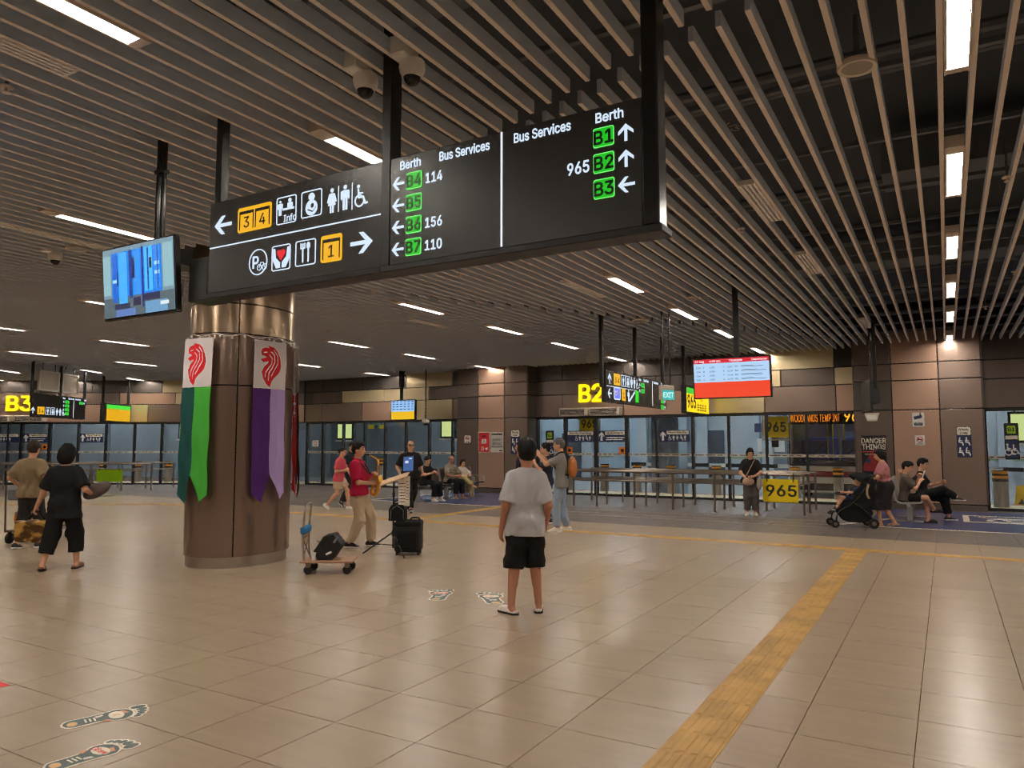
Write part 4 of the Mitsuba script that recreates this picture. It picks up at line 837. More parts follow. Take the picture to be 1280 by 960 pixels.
add(k + '__mirror', [tube([F.P(.05, 2.3, .0), F.P(-.3, 2.35, .12), F.P(-.36, 2.1, .16)], .02, 8), F.cbox(-.46, -.24, 1.55, 2.1, .1, .2, .03)], 'mat_black')
for u in (.2, 2.3): add(k + '__wheel', F.put(trimesh.creation.cylinder(.48, .26, sections=24).apply_transform(trimesh.transformations.rotation_matrix(math.pi / 2, [0, 1, 0])).apply_translation([u, .34, -2.4])), 'mat_rubber')
# driver seat and grab bars behind the windscreen stay dark; a caution sign on the bay floor
k = thing('caution_sign', 'yellow wet floor caution sign standing on the bay floor at the right edge', 'sign'); p = at_y(1275, 600, 24.0); c = np.array([p[0], 24.0, -.13])
for sg in (-1, 1): add(k + '__panel', trimesh.Trimesh([c + (a * w, sg * d, z) for a in (-1, 1) for w, d, z in ((.16, .22, 0), (.08, .02, .68), (.16, .2, 0), (.08, .005, .68))]).convex_hull, 'mat_yellow_sign')
add(k + '__pictogram', Fr(c + np.array([0, -.16, .2]), (1, 0, 0), (0, .27, 1)).shape(Polygon([(-.07, 0), (0, .14), (.07, 0)]), .003, .012), 'mat_black')
for x, z in ((-7.6, 2.2), (-6.9, 2.2)): add('wall_bay__sign', FB.box(x, x + .5, z, z + .4, 0, .04), 'mat_navy')
# signs seen through the glass above the bench
for i, (x0, x1, y0, y1, c) in enumerate(((460, 467, 531, 536, 'yellow_sign'), (474, 480, 531, 536, 'yellow_sign'), (468, 472, 531, 535, 'navy'))):
    a, b = at_y(x0, y0, 27.0), at_y(x1, y1, 27.0); k = thing('bay_sign', ('small yellow sign hanging in the bus bay behind the walking man, left one', 'small yellow sign hanging in the bus bay behind the walking man, right one', 'small navy sign hanging between two yellow ones in the bus bay')[i], 'sign')
    add(k + '__board', box(a[0], b[0], 27.0, 27.05, b[2], a[2]), 'mat_' + c); add(k + '__hanger', box((a[0] + b[0]) / 2 - .01, (a[0] + b[0]) / 2 + .01, 27.02, 27.04, a[2], 4.9), 'mat_black')

def at_z_(x, y, z):
    d = RIGHT * (x - 640) / FOCAL - UPV * (y - 480) / FOCAL + FWD; return EYE + d * (z - EYE[2]) / d[2]
# ------------------------------------------------------------------ ceiling fittings
def dome_camera(label, x, y, z=4.19, r=.085, grp=None):
    k = thing('dome_camera', label, 'camera', grp)
    add(k + '__bracket', cbox(x - .075, x + .045, y - .16, y + .02, z + .06, z + .2, .01), 'mat_white'); add(k + '__body', lathe([(0, z + .075), (r, z + .075), (r * 1.06, z + .03), (r * 1.0, z + .0), (r * .78, z - .035), (r * .7, z - .04)], 28, (x, y, 0)), 'mat_white', 40)
    add(k + '__dome', lathe([(r * .68, z - .03)] + [(r * .68 * math.cos(a), z - .035 - r * .72 * math.sin(a)) for a in np.linspace(.1, math.pi / 2, 8)], 24, (x, y, 0)), 'mat_black_gloss', True)
dome_camera('white dome camera on the ceiling left of the sign post', -3.45, 3.83); dome_camera('white dome camera on the ceiling right of the sign post, above the bus service sign', -3.05, 3.85)
dome_camera('white dome camera on the ceiling above the blue door screen', -10.4, 5.4)
def disc(label, x, y, r=.13, cat_='speaker', key='ceiling_speaker', grp='round ceiling speakers'):
    k = thing(key, label, cat_, grp); z = ZC - .005
    add(k + '__rim', lathe([(r, z + .03), (r, z), (r * .96, z - .008), (r * .78, z - .004), (r * .78, z + .01)], 28, (x, y, 0)), 'mat_housing', 40); add(k + '__grille', lathe([(r * .8, z - .001), (0, z - .001)], 24, (x, y, 0)), 'mat_bollard')
    add(k + '__stem', rod((x, y, z + .02), (x, y, 4.65), .02, 6), 'mat_duct')
disc('round ceiling speaker between the slats at the top right', -.43, 5.48); disc('round ceiling speaker beside the dome camera above the blue screen', -9.98, 5.44); disc('round ceiling speaker near the overhead berth sign', -5.5, 14.8, .2); disc('round ceiling speaker past the lamp above the timetable display', -3.83, 13.0)
SP = [(-5.84, 2.63, 'at the left edge under the first lamp'), (-3.6, 8.1, 'below the middle of the bus service sign'), (-2.05, 9.0, 'left of the slotted vents beside the bus service sign'), (-8.4, 9.6, 'just right of the round column'), (.62, 8.55, 'right of the second lamp at the right'), (1.35, 10.2, 'at the right edge'), (-11.5, 9.2, 'just left of the blue door screen'), (-6.4, 9.3, 'between the signs and the red timetable display'), (-12.2, 12.4, 'right of the column top'), (-15.6, 11.5, 'left of the column top'), (-9.3, 16.6, 'above the B2 letters'), (-6.6, 7.6, 'under the direction sign'), (1.0, 13.4, 'right of the fourth lamp at the right'), (.75, 16.6, 'nearest the right wall pillar')]
for x, y, w_ in SP:
    k = thing('sprinkler', 'small sprinkler head between slats, ' + w_, 'sprinkler', 'sprinkler heads in the ceiling'); z = ZC - .01
    add(k + '__rosette', lathe([(.045, z + .012), (.045, z), (.012, z - .004), (.01, z - .03), (.03, z - .036), (.03, z - .04), (0, z - .04)], 16, (x, y, 0)), 'mat_housing', 40); add(k + '__pipe', rod((x, y, z), (x, y, 4.65), .013, 6), 'mat_duct')
p = at_z_(887, 156, 4.55); add('ceiling__stencil_lettering', Fr(p, (.55, .84, 0), (.84, -.55, 0)).text('CVS', 0, 0, .12, 0, .003), 'mat_bollard')
def vent(label, x, y0, y1):
    k = thing('air_vent', label, 'vent', 'slotted vents between the slats'); z = ZC - .012
    add(k + '__frame', [box(x - .082, x + .082, y0, y0 + .02, z, z + .05), box(x - .082, x + .082, y1 - .02, y1, z, z + .05)], 'mat_white')
    for j in range(4): add(k + '__slat', box(x - .082 + .046 * j, x - .082 + .046 * j + .024, y0, y1, z, z + .04), 'mat_white')
for lab, x, y0, y1 in (('slotted vent beside the bus service sign, nearer one', -1.63, 7.45, 8.87), ('slotted vent beside the bus service sign, second one', -1.63, 10.65, 12.0), ('slotted vent near the right pillar', -1.43, 17.0, 18.3), ('slotted vent at the left edge under the first lamp', -5.23, 1.2, 2.76), ('slotted vent below the bus service sign', -5.23, 10.6, 12.05), ('slotted vent above the waiting area, half way to the wall', -9.63, 12.2, 13.5), ('slotted vent left of the blue screen', -9.63, 4.2, 5.9)): vent(lab, x, y0, y1)
# hanging banners on the column and the string of small bulbs
mat('banner_white', lin(222, 212, 214), 0.8); mat('banner_red', lin(214, 30, 44), 0.7); mat('banner_teal', lin(8, 78, 74), 0.75); mat('banner_green', lin(70, 178, 58), 0.75); mat('banner_purple', lin(74, 24, 108), 0.75); mat('banner_lilac', lin(176, 150, 206), 0.75); mat('banner_dark', lin(60, 30, 30), 0.8)
def lion():
    """outline of a maned lion head in profile looking left, in a unit square"""
    head = Polygon([(.02, .9), (.10, .97), (.3, 1.0), (.4, .97), (.34, 1.05), (.58, 1.02), (.74, .93), (.88, .76), (.95, .55), (.9, .38), (.78, .28), (.64, .2), (.52, .1), (.43, -.08), (.27, .0), (.13, .14), (.07, .32), (.16, .46), (.32, .55), (.4, .66), (.28, .62), (.12, .6), (.03, .66), (.18, .7), (.3, .73), (.18, .78), (.06, .8)])
    cuts = [line([(.46, .9), (.62, .82), (.66, .62), (.52, .44), (.38, .3), (.36, .1)], .042), line([(.6, .95), (.78, .8), (.8, .58), (.62, .38), (.5, .22)], .042), line([(.4, .8), (.52, .72), (.5, .56), (.34, .42), (.22, .3), (.2, .18)], .042), line([(.14, .86), (.28, .88)], .035)]
    return head.buffer(.012).difference(unary_union(cuts))
def banner(label, phi, mleft, mright, w=.54, zt=3.08, zb=.86, seed=1):
    k = thing('banner', label, 'banner', 'lion head banners round the column'); c, s = math.cos(phi), math.sin(phi)
    def surf(u, v):                                   # u across, v height -> point on the cloth
        e = .9; x = COL[0] + (RX + .02) * np.sign(c) * abs(c) ** e; y = COL[1] + (RY + .02) * np.sign(s) * abs(s) ** e
        n = np.array([c / RX, s / RY]); n /= np.linalg.norm(n); t = np.array([-n[1], n[0]])
        if not hasattr(u, '__len__'): u, v = np.array([u]), np.array([v])
        fall = np.clip((zt - v) / (zt - zb), 0, 1)
        sag = .035 + .05 * fall + .018 * np.sin(u * 26 + seed) * fall + .012 * np.sin(v * 9 + u * 12 + seed * 2) * fall - .35 * u * u
        sway = .012 * np.sin(seed * 1.7 + 4 * fall)
        x2 = np.array([x, y])[:, None] + t[:, None] * (u + sway) + n[:, None] * sag
        return np.stack([x2[0], x2[1], v], 1), n
    def cloth(poly, thick, off, m, name):
        b = poly.bounds; gu = np.arange(b[0], b[2] + .03, .03); gv = np.arange(b[1], b[3] + .06, .06); parts = []
        for a in range(len(gu) - 1):
            for d in range(len(gv) - 1):
                q = poly.intersection(sbox(gu[a], gv[d], gu[a + 1], gv[d + 1]))
                for g in getattr(q, 'geoms', [q]):
                    if g.geom_type == 'Polygon' and g.area > 1e-7: parts.append(trimesh.creation.extrude_polygon(g, thick, engine='earcut'))
        mm = cat(parts); P3, n = surf(mm.vertices[:, 0], mm.vertices[:, 1]); P3[:, :2] += n * (mm.vertices[:, 2:3] + off); mm.vertices = P3; add(k + '__' + name, mm, m)
    h = w / 2; zw = zt - .66
    cloth(sbox(-h, zw, h, zt), .004, 0, 'mat_banner_white', 'white_field')
    cloth(Polygon([(-h, zw), (0, zw), (0, zb + .38), (-h * .55, zb)] + [(-h, zb + .12)]), .004, 0, mleft, 'left_tail'); cloth(Polygon([(0, zw), (h, zw), (h, zb + .12), (h * .6, zb + .02), (0, zb + .38)]), .004, 0, mright, 'right_tail')
    cloth(affinity.translate(affinity.scale(lion(), .36, .50, origin=(0, 0)), -.18, zt - .59), .002, .005, 'mat_banner_red', 'lion_emblem')
    pts, n = surf(np.array([-h, h]), np.array([zt, zt])); add(k + '__rod', rod(pts[0], pts[1], .012, 8), 'mat_white')
AZ = math.atan2(-COL[1], -COL[0])                     # direction from the column to the camera
banner('white banner with red lion head and green tails on the left of the round column', AZ - math.radians(47), 'mat_banner_teal', 'mat_banner_green', seed=2)
banner('white banner with red lion head and purple tails on the right of the round column', AZ + math.radians(36), 'mat_banner_purple', 'mat_banner_lilac', seed=5)
banner('banner seen edge on at the right side of the round column', AZ + math.radians(100), 'mat_banner_dark', 'mat_banner_red', seed=3)
k = thing('string_lights', 'string of small white bulbs wound round the top of the column', 'string lights')
o = oval(RX + .03, RY + .03, 80); z = 3.13 + .02 * np.sin(np.arange(80) * .9)
add(k + '__wire', tube(np.column_stack([o, z]), .006, 5, False), 'mat_white')
for i in range(0, 80, 3): add(k + '__bulb', trimesh.creation.icosphere(1, .018).apply_translation((*o[i], z[i] - .03)), 'mat_white', True)
for i, phi in enumerate((AZ + math.radians(88), AZ - math.radians(92))):
    q = oval(RX + .03, RY + .03, 2, phi, phi + .01)[0]
    for j in range(7): add(k + '__bulb', trimesh.creation.icosphere(1, .022).apply_translation((*q, 2.95 - .14 * j)), 'mat_white', True)
    add(k + '__wire', rod((*q, 3.12), (*q, 2.05), .005, 5), 'mat_white')
# ------------------------------------------------------------------ people: one smooth surface per figure, from a distance field round the posed skeleton
def surface_nets(D, lo, v):
    s = D < 0
    c = np.zeros(tuple(np.array(D.shape) - 1), int)
    offs = [(i, j, k) for i in (0, 1) for j in (0, 1) for k in (0, 1)]
    for i, j, k in offs: c += s[i:s.shape[0] - 1 + i, j:s.shape[1] - 1 + j, k:s.shape[2] - 1 + k]
    cells = np.argwhere((c > 0) & (c < 8)); idx = -np.ones(c.shape, int); idx[tuple(cells.T)] = np.arange(len(cells))
    val = np.stack([D[cells[:, 0] + i, cells[:, 1] + j, cells[:, 2] + k] for i, j, k in offs], 1)
    pos, cnt = np.zeros((len(cells), 3)), np.zeros(len(cells))
    O = np.array(offs, float)
    for a in range(8):
        for b in range(a + 1, 8):
            if np.abs(O[a] - O[b]).sum() != 1: continue
            m = (val[:, a] < 0) != (val[:, b] < 0); t = val[m, a] / (val[m, a] - val[m, b])
            pos[m] += O[a] + t[:, None] * (O[b] - O[a]); cnt[m] += 1
    V = lo + (cells + pos / np.maximum(cnt, 1)[:, None]) * v; F = []
    for ax in range(3):
        u, w = [x for x in range(3) if x != ax]
        sl0, sl1 = [slice(None)] * 3, [slice(None)] * 3; sl0[ax], sl1[ax] = slice(0, -1), slice(1, None)
        e = np.argwhere(s[tuple(sl0)] != s[tuple(sl1)]); e = e[(e[:, u] > 0) & (e[:, w] > 0) & (e[:, u] < D.shape[u] - 1) & (e[:, w] < D.shape[w] - 1)]
        q = []
        for du, dw in ((-1, -1), (0, -1), (0, 0), (-1, 0)):
            g = e.copy(); g[:, u] += du; g[:, w] += dw; q.append(idx[tuple(g.T)])
        q = np.stack(q, 1); flip = s[tuple(e.T)] if ax != 1 else ~s[tuple(e.T)]
        q[~flip] = q[~flip][:, ::-1]; F.append(q)
    q = np.vstack(F); q = q[(q >= 0).all(1)]
    return V, np.vstack([q[:, [0, 1, 2]], q[:, [0, 2, 3]]])
def sdf_mesh(fn, lo, hi, v, smooth=1):
    lo, hi = np.array(lo, float), np.array(hi, float); nc = np.ceil((hi - lo) / (4 * v)).astype(int); C = 4 * v
    G = np.stack(np.meshgrid(*[np.arange(k + 1) for k in nc], indexing='ij'), -1)
    dc = fn(lo + G.reshape(-1, 3) * C).reshape(nc + 1)
    near = np.abs(dc) < C * 1.3
    cell = np.zeros(nc, bool); cv = np.full(nc, 9.0)
    for i in (0, 1):
        for j in (0, 1):
            for k in (0, 1): cell |= near[i:nc[0] + i, j:nc[1] + j, k:nc[2] + k]
    cv = dc[:-1, :-1, :-1]
    D = np.repeat(np.repeat(np.repeat(np.where(cv < 0, -1.0, 1.0), 4, 0), 4, 1), 4, 2); D = np.pad(D, ((0, 1),) * 3, mode='edge')
    M = np.zeros(D.shape, bool); ci = np.argwhere(cell)
    for i in range(5):
        for j in range(5):
            for k in range(5): M[ci[:, 0] * 4 + i, ci[:, 1] * 4 + j, ci[:, 2] * 4 + k] = True
    P = np.argwhere(M); D[M] = fn(lo + P * v)
    V, F = surface_nets(D, lo, v)
    m = trimesh.Trimesh(V, F, process=False)
    if smooth:                                        # a few rounds of averaging with the neighbours
        import scipy.sparse as sp
        e = m.edges_unique; n = len(V); Aj = sp.coo_matrix((np.ones(2 * len(e)), (np.r_[e[:, 0], e[:, 1]], np.r_[e[:, 1], e[:, 0]])), (n, n)).tocsr(); dg_ = np.maximum(np.asarray(Aj.sum(1)).ravel(), 1); x = np.array(m.vertices)
        for lam in (.5, .5, -.36, .5) * smooth: x = x + lam * ((Aj @ x) / dg_[:, None] - x)
        m = trimesh.Trimesh(x, F, process=False)
    if m.volume < 0: m.invert()
    return m
def smin(a, b, k):
    h = np.clip(.5 + .5 * (b - a) / k, 0, 1); return b * (1 - h) + a * h - k * h * (1 - h)
def cone(P, a, b, ra, rb):
    a, b = np.asarray(a, float), np.asarray(b, float); ba = b - a; pa = P - a; h = np.clip(pa @ ba / (ba @ ba + 1e-12), 0, 1)
    return np.linalg.norm(pa - h[:, None] * ba, axis=1) - (ra + (rb - ra) * h)
def ell(P, c, r):
    q = (P - np.array(c)) / np.array(r); l = np.linalg.norm(q, axis=1); return (l - 1) * l / np.maximum(np.linalg.norm(q / np.array(r), axis=1), 1e-9)
def rotm(rx, ry, rz):
    rx, ry, rz = (math.radians(a) for a in (rx, ry, rz)); cx, sx, cy, sy, cz, sz = math.cos(rx), math.sin(rx), math.cos(ry), math.sin(ry), math.cos(rz), math.sin(rz)
    return np.array([[cz, -sz, 0], [sz, cz, 0], [0, 0, 1]]) @ np.array([[1, 0, 0], [0, cx, -sx], [0, sx, cx]]) @ np.array([[cy, 0, sy], [0, 1, 0], [-sy, 0, cy]])
def ik(S, Tg, l1, l2, hint):
    d = Tg - S; L = min(np.linalg.norm(d), (l1 + l2) * .999); d = d / (np.linalg.norm(d) + 1e-9); a = (l1 * l1 - l2 * l2 + L * L) / (2 * L); h = math.sqrt(max(l1 * l1 - a * a, 0))
    p = np.array(hint, float); p = p - d * (p @ d); p /= np.linalg.norm(p) + 1e-9
    return S + d * a + p * h, S + d * L
def hand_prims(W, f, n, side, curl=25, spread=.0, thumb=.8):
    """palm and five fingers; f along the forearm, n out of the palm, side +1 when the thumb lies along n x f"""
    f = f / np.linalg.norm(f); n = n - f * (n @ f); n /= np.linalg.norm(n); c = np.cross(n, f) * side; out = []
    for i, (o, L) in enumerate(zip((.033, .011, -.011, -.031), (.95, 1.06, 1.0, .8))):
        k = W + f * (.088 - .006 * abs(i - 1)) + c * o; out.append((W + c * o * .6, k, .017, .014)); p = k; ang = 0
        d0 = f + c * o * spread * 8
        for seg, (l, r) in enumerate(((.042, .0105), (.027, .0095), (.021, .0085))):
            ang += math.radians(curl * (.8 if seg == 0 else 1.0)); d = d0 * math.cos(ang) + n * math.sin(ang); d /= np.linalg.norm(d); q = p + d * l * L; out.append((p, q, r, r - .0008)); p = q
    p = W + f * .022 + c * .026; q = p + (f * .62 + c * .6 * thumb + n * .42) * .048; out += [(W + f * .012, p, .018, .015), (p, q, .0135, .0115), (q, q + (f * .85 + n * .35 + c * .1) * .034, .0115, .0095)]
    return out
for nm, c in dict(skin=(212, 158, 126), skin_dark=(176, 120, 92), skin_pale=(214, 164, 132), hair_black=(20, 18, 18), hair_grey=(96, 92, 90), hair_brown=(56, 42, 34), eye=(24, 18, 16), lips=(150, 84, 74)).items(): mat(nm, lin(*c), .5 if 'hair' not in nm else .7, 0, .5 if 'hair' not in nm else .25)
def person(label, pos, heading, h, pel=(0, 0, .92), lean=(0, 0, 0), head=(0, 0), Lh=(-.25, .02, .83), Rh=(.25, .02, .83), Le=(-.4, -1, 0), Re=(.4, -1, 0), Lf=(-.11, 0, .075), Rf=(.11, 0, .075), Lk=(0, 1, 0), Rk=(0, 1, 0), Ld=10, Rd=-10, wd=1.0, belly=0.0,
           top=None, bottom=None, hair='short', hairm='hair_black', skin='skin', shoes=('sneaker', 'white'), face=True, v=.009, curl=(25, 25), Ln=None, Rn=None, Lpitch=0, Rpitch=0, seed=0, extras=None, headr=1.0, arms=True):
    s = h / 1.70; k = thing('person', label, 'person'); A = lambda x: np.array(x, float)
    ca, sa = math.cos(math.radians(heading - 90)), math.sin(math.radians(heading - 90)); RW = np.array([[ca, -sa, 0], [sa, ca, 0], [0, 0, 1]])
    W = lambda P: (np.asarray(P) * s) @ RW.T + np.array([pos[0], pos[1], pos[2] if len(pos) > 2 else 0])
    pel = A(pel); R = rotm(-lean[0], lean[1], lean[2]); tp = lambda q: pel + R @ A(q); fm = 1.0
    RT = R
    shL, shR = tp((-.16 * wd, -.008, .415)), tp((.16 * wd, -.008, .415)); neck = tp((0, -.014, .46)); hc = tp((0, .024, .668)); RH = R @ rotm(head[1], 0, head[0])
    hipL, hipR = pel + R @ A((-.088 * wd, 0, -.02)), pel + R @ A((.088 * wd, 0, -.02))
    eL, wL = ik(shL, A(Lh), .285, .25, Le); eR, wR = ik(shR, A(Rh), .285, .25, Re)
    kL, aL = ik(hipL, A(Lf), .425, .415, Lk); kR, aR = ik(hipR, A(Rf), .425, .415, Rk)
    def footv(d, pitch): d = math.radians(d + 90); p = math.radians(pitch); return np.array([math.cos(d) * math.cos(p), math.sin(d) * math.cos(p), math.sin(p)])
    fL, fR = footv(Ld, Lpitch), footv(Rd, Rpitch)
    TZ = .70 + belly
    def torso(P, g=0.0, hem=None, flare=0.0):
        q = (P - pel) @ RT; q = q * [1, 1 / TZ, 1]; w = wd
        d = cone(q, (-.068 * w, 0, -.02), (.068 * w, 0, -.02), .118 + g, .118 + g)
        d = smin(d, cone(q, (-.045 * w, .01 + belly * .3, .14), (.045 * w, .01 + belly * .3, .14), .112 + g + belly * .12, .112 + g + belly * .12), .08)
        d = smin(d, cone(q, (-.068 * w, .0, .31), (.068 * w, 0, .31), .122 + g, .122 + g), .1)
        d = smin(d, cone(q, (-.09 * w, -.01, .385), (.09 * w, -.01, .385), .072 + g, .072 + g), .08)
        for e in (-1, 1): d = smin(d, cone(q, (e * .03, -.02, .47), (e * .145 * w, -.012, .415), .042 + g, .038 + g), .05)
        if hem is not None: d = smin(d, cone(q, (-.075 * w, .01, hem), (.075 * w, .01, hem), .122 + g + flare, .13 + g + flare), .08)
        return d * .86
    hr = headr
    def headf(P):
        q = ((P - hc) @ RH) / hr
        d = ell(q, (0, 0, .012), (.076, .095, .108)); d = smin(d, ell(q, (0, .034, -.055), (.054, .058, .058)), .045)
        d = smin(d, cone(q, (0, .09, .008), (0, .112, -.022), .009, .014), .018); d = smin(d, ell(q, (0, .084, -.062), (.022, .016, .012)), .02); d = smin(d, cone(q, (-.035, .083, .03), (.035, .083, .03), .011, .011), .03)
        for e in (-1, 1):
            d = smin(d, ell(q, (e * .079, -.005, -.01), (.012, .022, .032)), .012)
            d = np.maximum(d, -(np.linalg.norm(q - [e * .032, .1, .012], axis=1) - .016) * .6)
        return d * hr
    hands = []
    for W_, E_, sd, cu, nn in ((wL, eL, -1, curl[0], Ln), (wR, eR, 1, curl[1], Rn)):
        f = W_ - E_; nrm = A(nn) if nn is not None else A((-sd, .25, 0)); hands += [(*x, .012) for x in hand_prims(W_, f, nrm, -sd, cu)]
    limbs = [(shL, eL, .05, .04, .04), (eL, wL, .041, .027, .02), (shR, eR, .05, .04, .04), (eR, wR, .041, .027, .02),
             (hipL, kL, .088 * (.6 + .4 * wd), .056, .04), (kL, aL, .054, .036, .03), (hipR, kR, .088 * (.6 + .4 * wd), .056, .04), (kR, aR, .054, .036, .03),
             (neck, tp((0, .01, .60)), .06, .054, .03)]
    for K_, A_, f in ((kL, aL, fL), (kR, aR, fR)):
        sh = A_ - K_; bk = -f + sh * (f @ sh) / (sh @ sh); bk /= np.linalg.norm(bk) + 1e-9; limbs.append((K_ + sh * .18 + bk * .018, K_ + sh * .48 + bk * .012, .05, .04, .03))
        t = A_ + f * .12 - A((0, 0, .048)) + A((0, 0, .12 * 0)); limbs += [(A_ - f * .03 - A((0, 0, .035)), t, .03, .02, .02)]
    if not arms: limbs, hands = limbs[4:], []
    def bodyf(P):
        d = smin(torso(P), headf(P), .02)
        for a, b, ra, rb, kk in limbs + hands: d = smin(d, cone(P, a, b, ra, rb), kk)
        return d
    pts = np.array([hc + [0, 0, .2], hc - [0, 0, .2], aL, aR, wL, wR, eL, eR, kL, kR, shL, shR, aL + fL * .2, aR + fR * .2]); mg = .17
    lo, hi = pts.min(0) - mg, pts.max(0) + mg; lo[2] = max(lo[2], -.04) if pel[2] > .5 else lo[2]
    def put(nm, fn, m, lo=lo, hi=hi, vv=v, sm=1):
        me = sdf_mesh(fn, lo, hi, vv, sm); me.vertices = W(me.vertices); return add(k + '__' + nm, me, m, True)
    kb = put('body', bodyf, 'mat_' + skin)
    # clothing
    nz = lambda P, f, o: meshkit.fbm(P * f + o + seed * 7.3, 2) - .5
    def warp(P, amp, o):
        z = np.clip((neck[2] - .02 - P[:, 2]) * 5, 0, 1) * amp * 1.1
        return P + np.stack([nz(P, np.array([15, 15, 7]), o) * z, nz(P, np.array([15, 15, 7]), o + 31) * z, nz(P, np.array([9, 9, 9]), o + 57) * z * .3], 1)
    def limbcloth(P, a, b, c, frac, ra, rb, g, k_=.02):
        """cloth round a limb a-b-c over frac of its length, cut square at the end"""
        l1, l2 = np.linalg.norm(b - a), np.linalg.norm(c - b); L = frac * (l1 + l2)
        if L <= l1: e = a + (b - a) * L / l1; d = cone(P, a, e, ra + g, ra + (rb - ra) * frac * .5 + g); dr_ = (b - a) / l1
        else:
            e = b + (c - b) * (L - l1) / l2; rm = ra + (rb - ra) * .5; dr_ = (c - b) / l2; th = cone(P, a, b, ra + g, rm + g); th = np.maximum(th, (P - e) @ dr_) if (b - a) @ dr_ > .7 * l1 else th; return smin(th, np.maximum(cone(P, b, e, rm + g, rb + g), (P - e) @ dr_), k_)
        return np.maximum(d, (P - e) @ dr_)
    t = top
    def topf(P):
        P0 = P; P = warp(P, t.get('wr', .024), 3)
        g = (.012 if t.get('hem', -.12) > -.02 else .022) + t.get('loose', 0); hem = t.get('hem', -.12)
        d = torso(P, g, hem, t.get('flare', .01)); q = (P - pel) @ RT
        d = smin(d, cone(q, (0, -.014, .43), (0, -.004, .51), .074, .071), .03)
        if arms:
            for S_, E_, W_ in ((shL, eL, wL), (shR, eR, wR)): d = smin(d, limbcloth(P, S_, E_, W_, t.get('sleeve', .42), .055, t.get('cuff', .05), g * .7 + t.get('sl', 0)), .014)
        if hem < -.02: d = np.minimum(d, np.maximum(botf(P0) - .014, torso(P0, .06)))
        d = np.maximum(d, hem - q[:, 2]); d = np.maximum(d, q[:, 2] - .518 + .5 * np.maximum(q[:, 1], 0))
        return d
    b, t = bottom, top
    def botf(P):
        P = warp(P, b.get('wr', .03), 9)
        g = .012 + b.get('loose', 0); q = (P - pel) @ RT
        if b['t'] == 'skirt':
            d = np.maximum(torso(P, g), q[:, 2] - .1)
            for H_, K_ in ((hipL, kL), (hipR, kR)): d = smin(d, cone(P, H_, H_ + (K_ - H_) * 1.25, .115 + g, .112 + g + b.get('loose', 0)), .12)
            d = np.maximum(d, -b['len'] - (P - pel)[:, 2])
        else:
            d = np.maximum(torso(P, .010), q[:, 2] - (t.get('hem', -.12) + .035 if t.get('hem', -.12) < -.05 else .1))
            for H_, K_, A_ in ((hipL, kL, aL), (hipR, kR, aR)): d = smin(d, limbcloth(P, H_, K_, A_, b['len'], .088 * (.6 + .4 * wd), b.get('cuff', .066) - (.012 if b['t'] == 'trousers' else 0), g, .04), .025)
        return d
    ksh = put('shirt', topf, 'mat_' + t['m'])
    if t.get('collar'):
        g = np.linspace(0, 2 * math.pi, 20); me = tube([tp((.066 * math.sin(a), -.008 + .066 * math.cos(a), .522 - .025 * math.cos(a))) for a in g], .014, 8); me.vertices = W(me.vertices); add(ksh + '__collar', me, 'mat_' + t['m'], True)
    put({'skirt': 'skirt', 'shorts': 'shorts', 'trousers': 'trousers'}[b['t']], botf, 'mat_' + b['m'])
    # hair
    def hairf(P):
        q = ((P - hc) @ RH) / hr
        d = ell(q, (0, -.01, .024), (.09, .11, .117)) - .022 * (meshkit.fbm(q * [38, 38, 22] + seed, 3) - .5)
        if hair == 'bob':
            d = smin(d, ell(q, (0, -.035, -.03), (.1, .085, .105)), .03)
        if hair == 'bun': d = smin(d, ell(q, (0, -.12, .02), (.042, .042, .042)), .015)
        if hair == 'pony': d = smin(d, cone(q, (0, -.105, .02), (0, -.135, -.14), .032, .016), .02)
        if hair == 'tuft': d = smin(d, ell(q, (0, .03, .09), (.062, .068, .045)), .03)
        yk = [-.12, -.07, -.01, .025, .034, .06, .075, .12]
        zk = {'short': [-.095, -.09, -.06, -.04, .0, .045, .068, .08], 'tuft': [-.095, -.09, -.06, -.04, .0, .045, .06, .07], 'bob': [-.13, -.13, -.125, -.11, -.09, .02, .055, .06], 'bun': [-.08, -.07, -.05, -.03, .02, .06, .07, .08], 'pony': [-.2, -.08, -.05, -.03, .02, .055, .065, .07], 'bald': [-.08, -.07, -.05, -.02, .03, .09, .1, .1]}[hair]
        d = np.maximum(d, (np.interp(q[:, 1], yk, zk) - q[:, 2]) * .7)
        for e in (-1, 1):
            if hair in ('short', 'tuft', 'bun', 'bald'): d = np.maximum(d, -(np.linalg.norm((q - [e * .085, .01, -.025]) * [.6, 1, 1], axis=1) - .036))
        if hair == 'bald': d = np.maximum(d, q[:, 2] - .045 - .4 * np.maximum(-q[:, 1], 0))
        return d * hr
    put('hair', hairf, 'mat_' + hairm, hc - .26, hc + .2, min(v, .007) if v < .012 else .009)
    if face:
        fp = lambda q: W(hc + RH @ (A(q) * hr)); ic = lambda c, r, sc: (lambda m: (m.apply_scale(np.array(sc) * r * s), m.apply_translation(c), m)[2])(trimesh.creation.icosphere(1, 1.0))
        for e in (-1, 1):
            add(kb + '__eye', ic(fp((e * .032, .087, .012)), .012, (1, 1, .7)), 'mat_eye', True); add(kb + '__eyebrow', tube([fp((e * .016, .098, .036)), fp((e * .034, .097, .041)), fp((e * .052, .086, .036))], .0045 * s, 6), 'mat_' + (hairm if hairm != 'skin' else 'hair_black'), True)
        add(kb + '__mouth', tube([fp((-.024, .089, -.06)), fp((0, .098, -.058)), fp((.024, .089, -.06))], .005 * s, 6), 'mat_lips', True)
    # shoes
    kind, sm = shoes
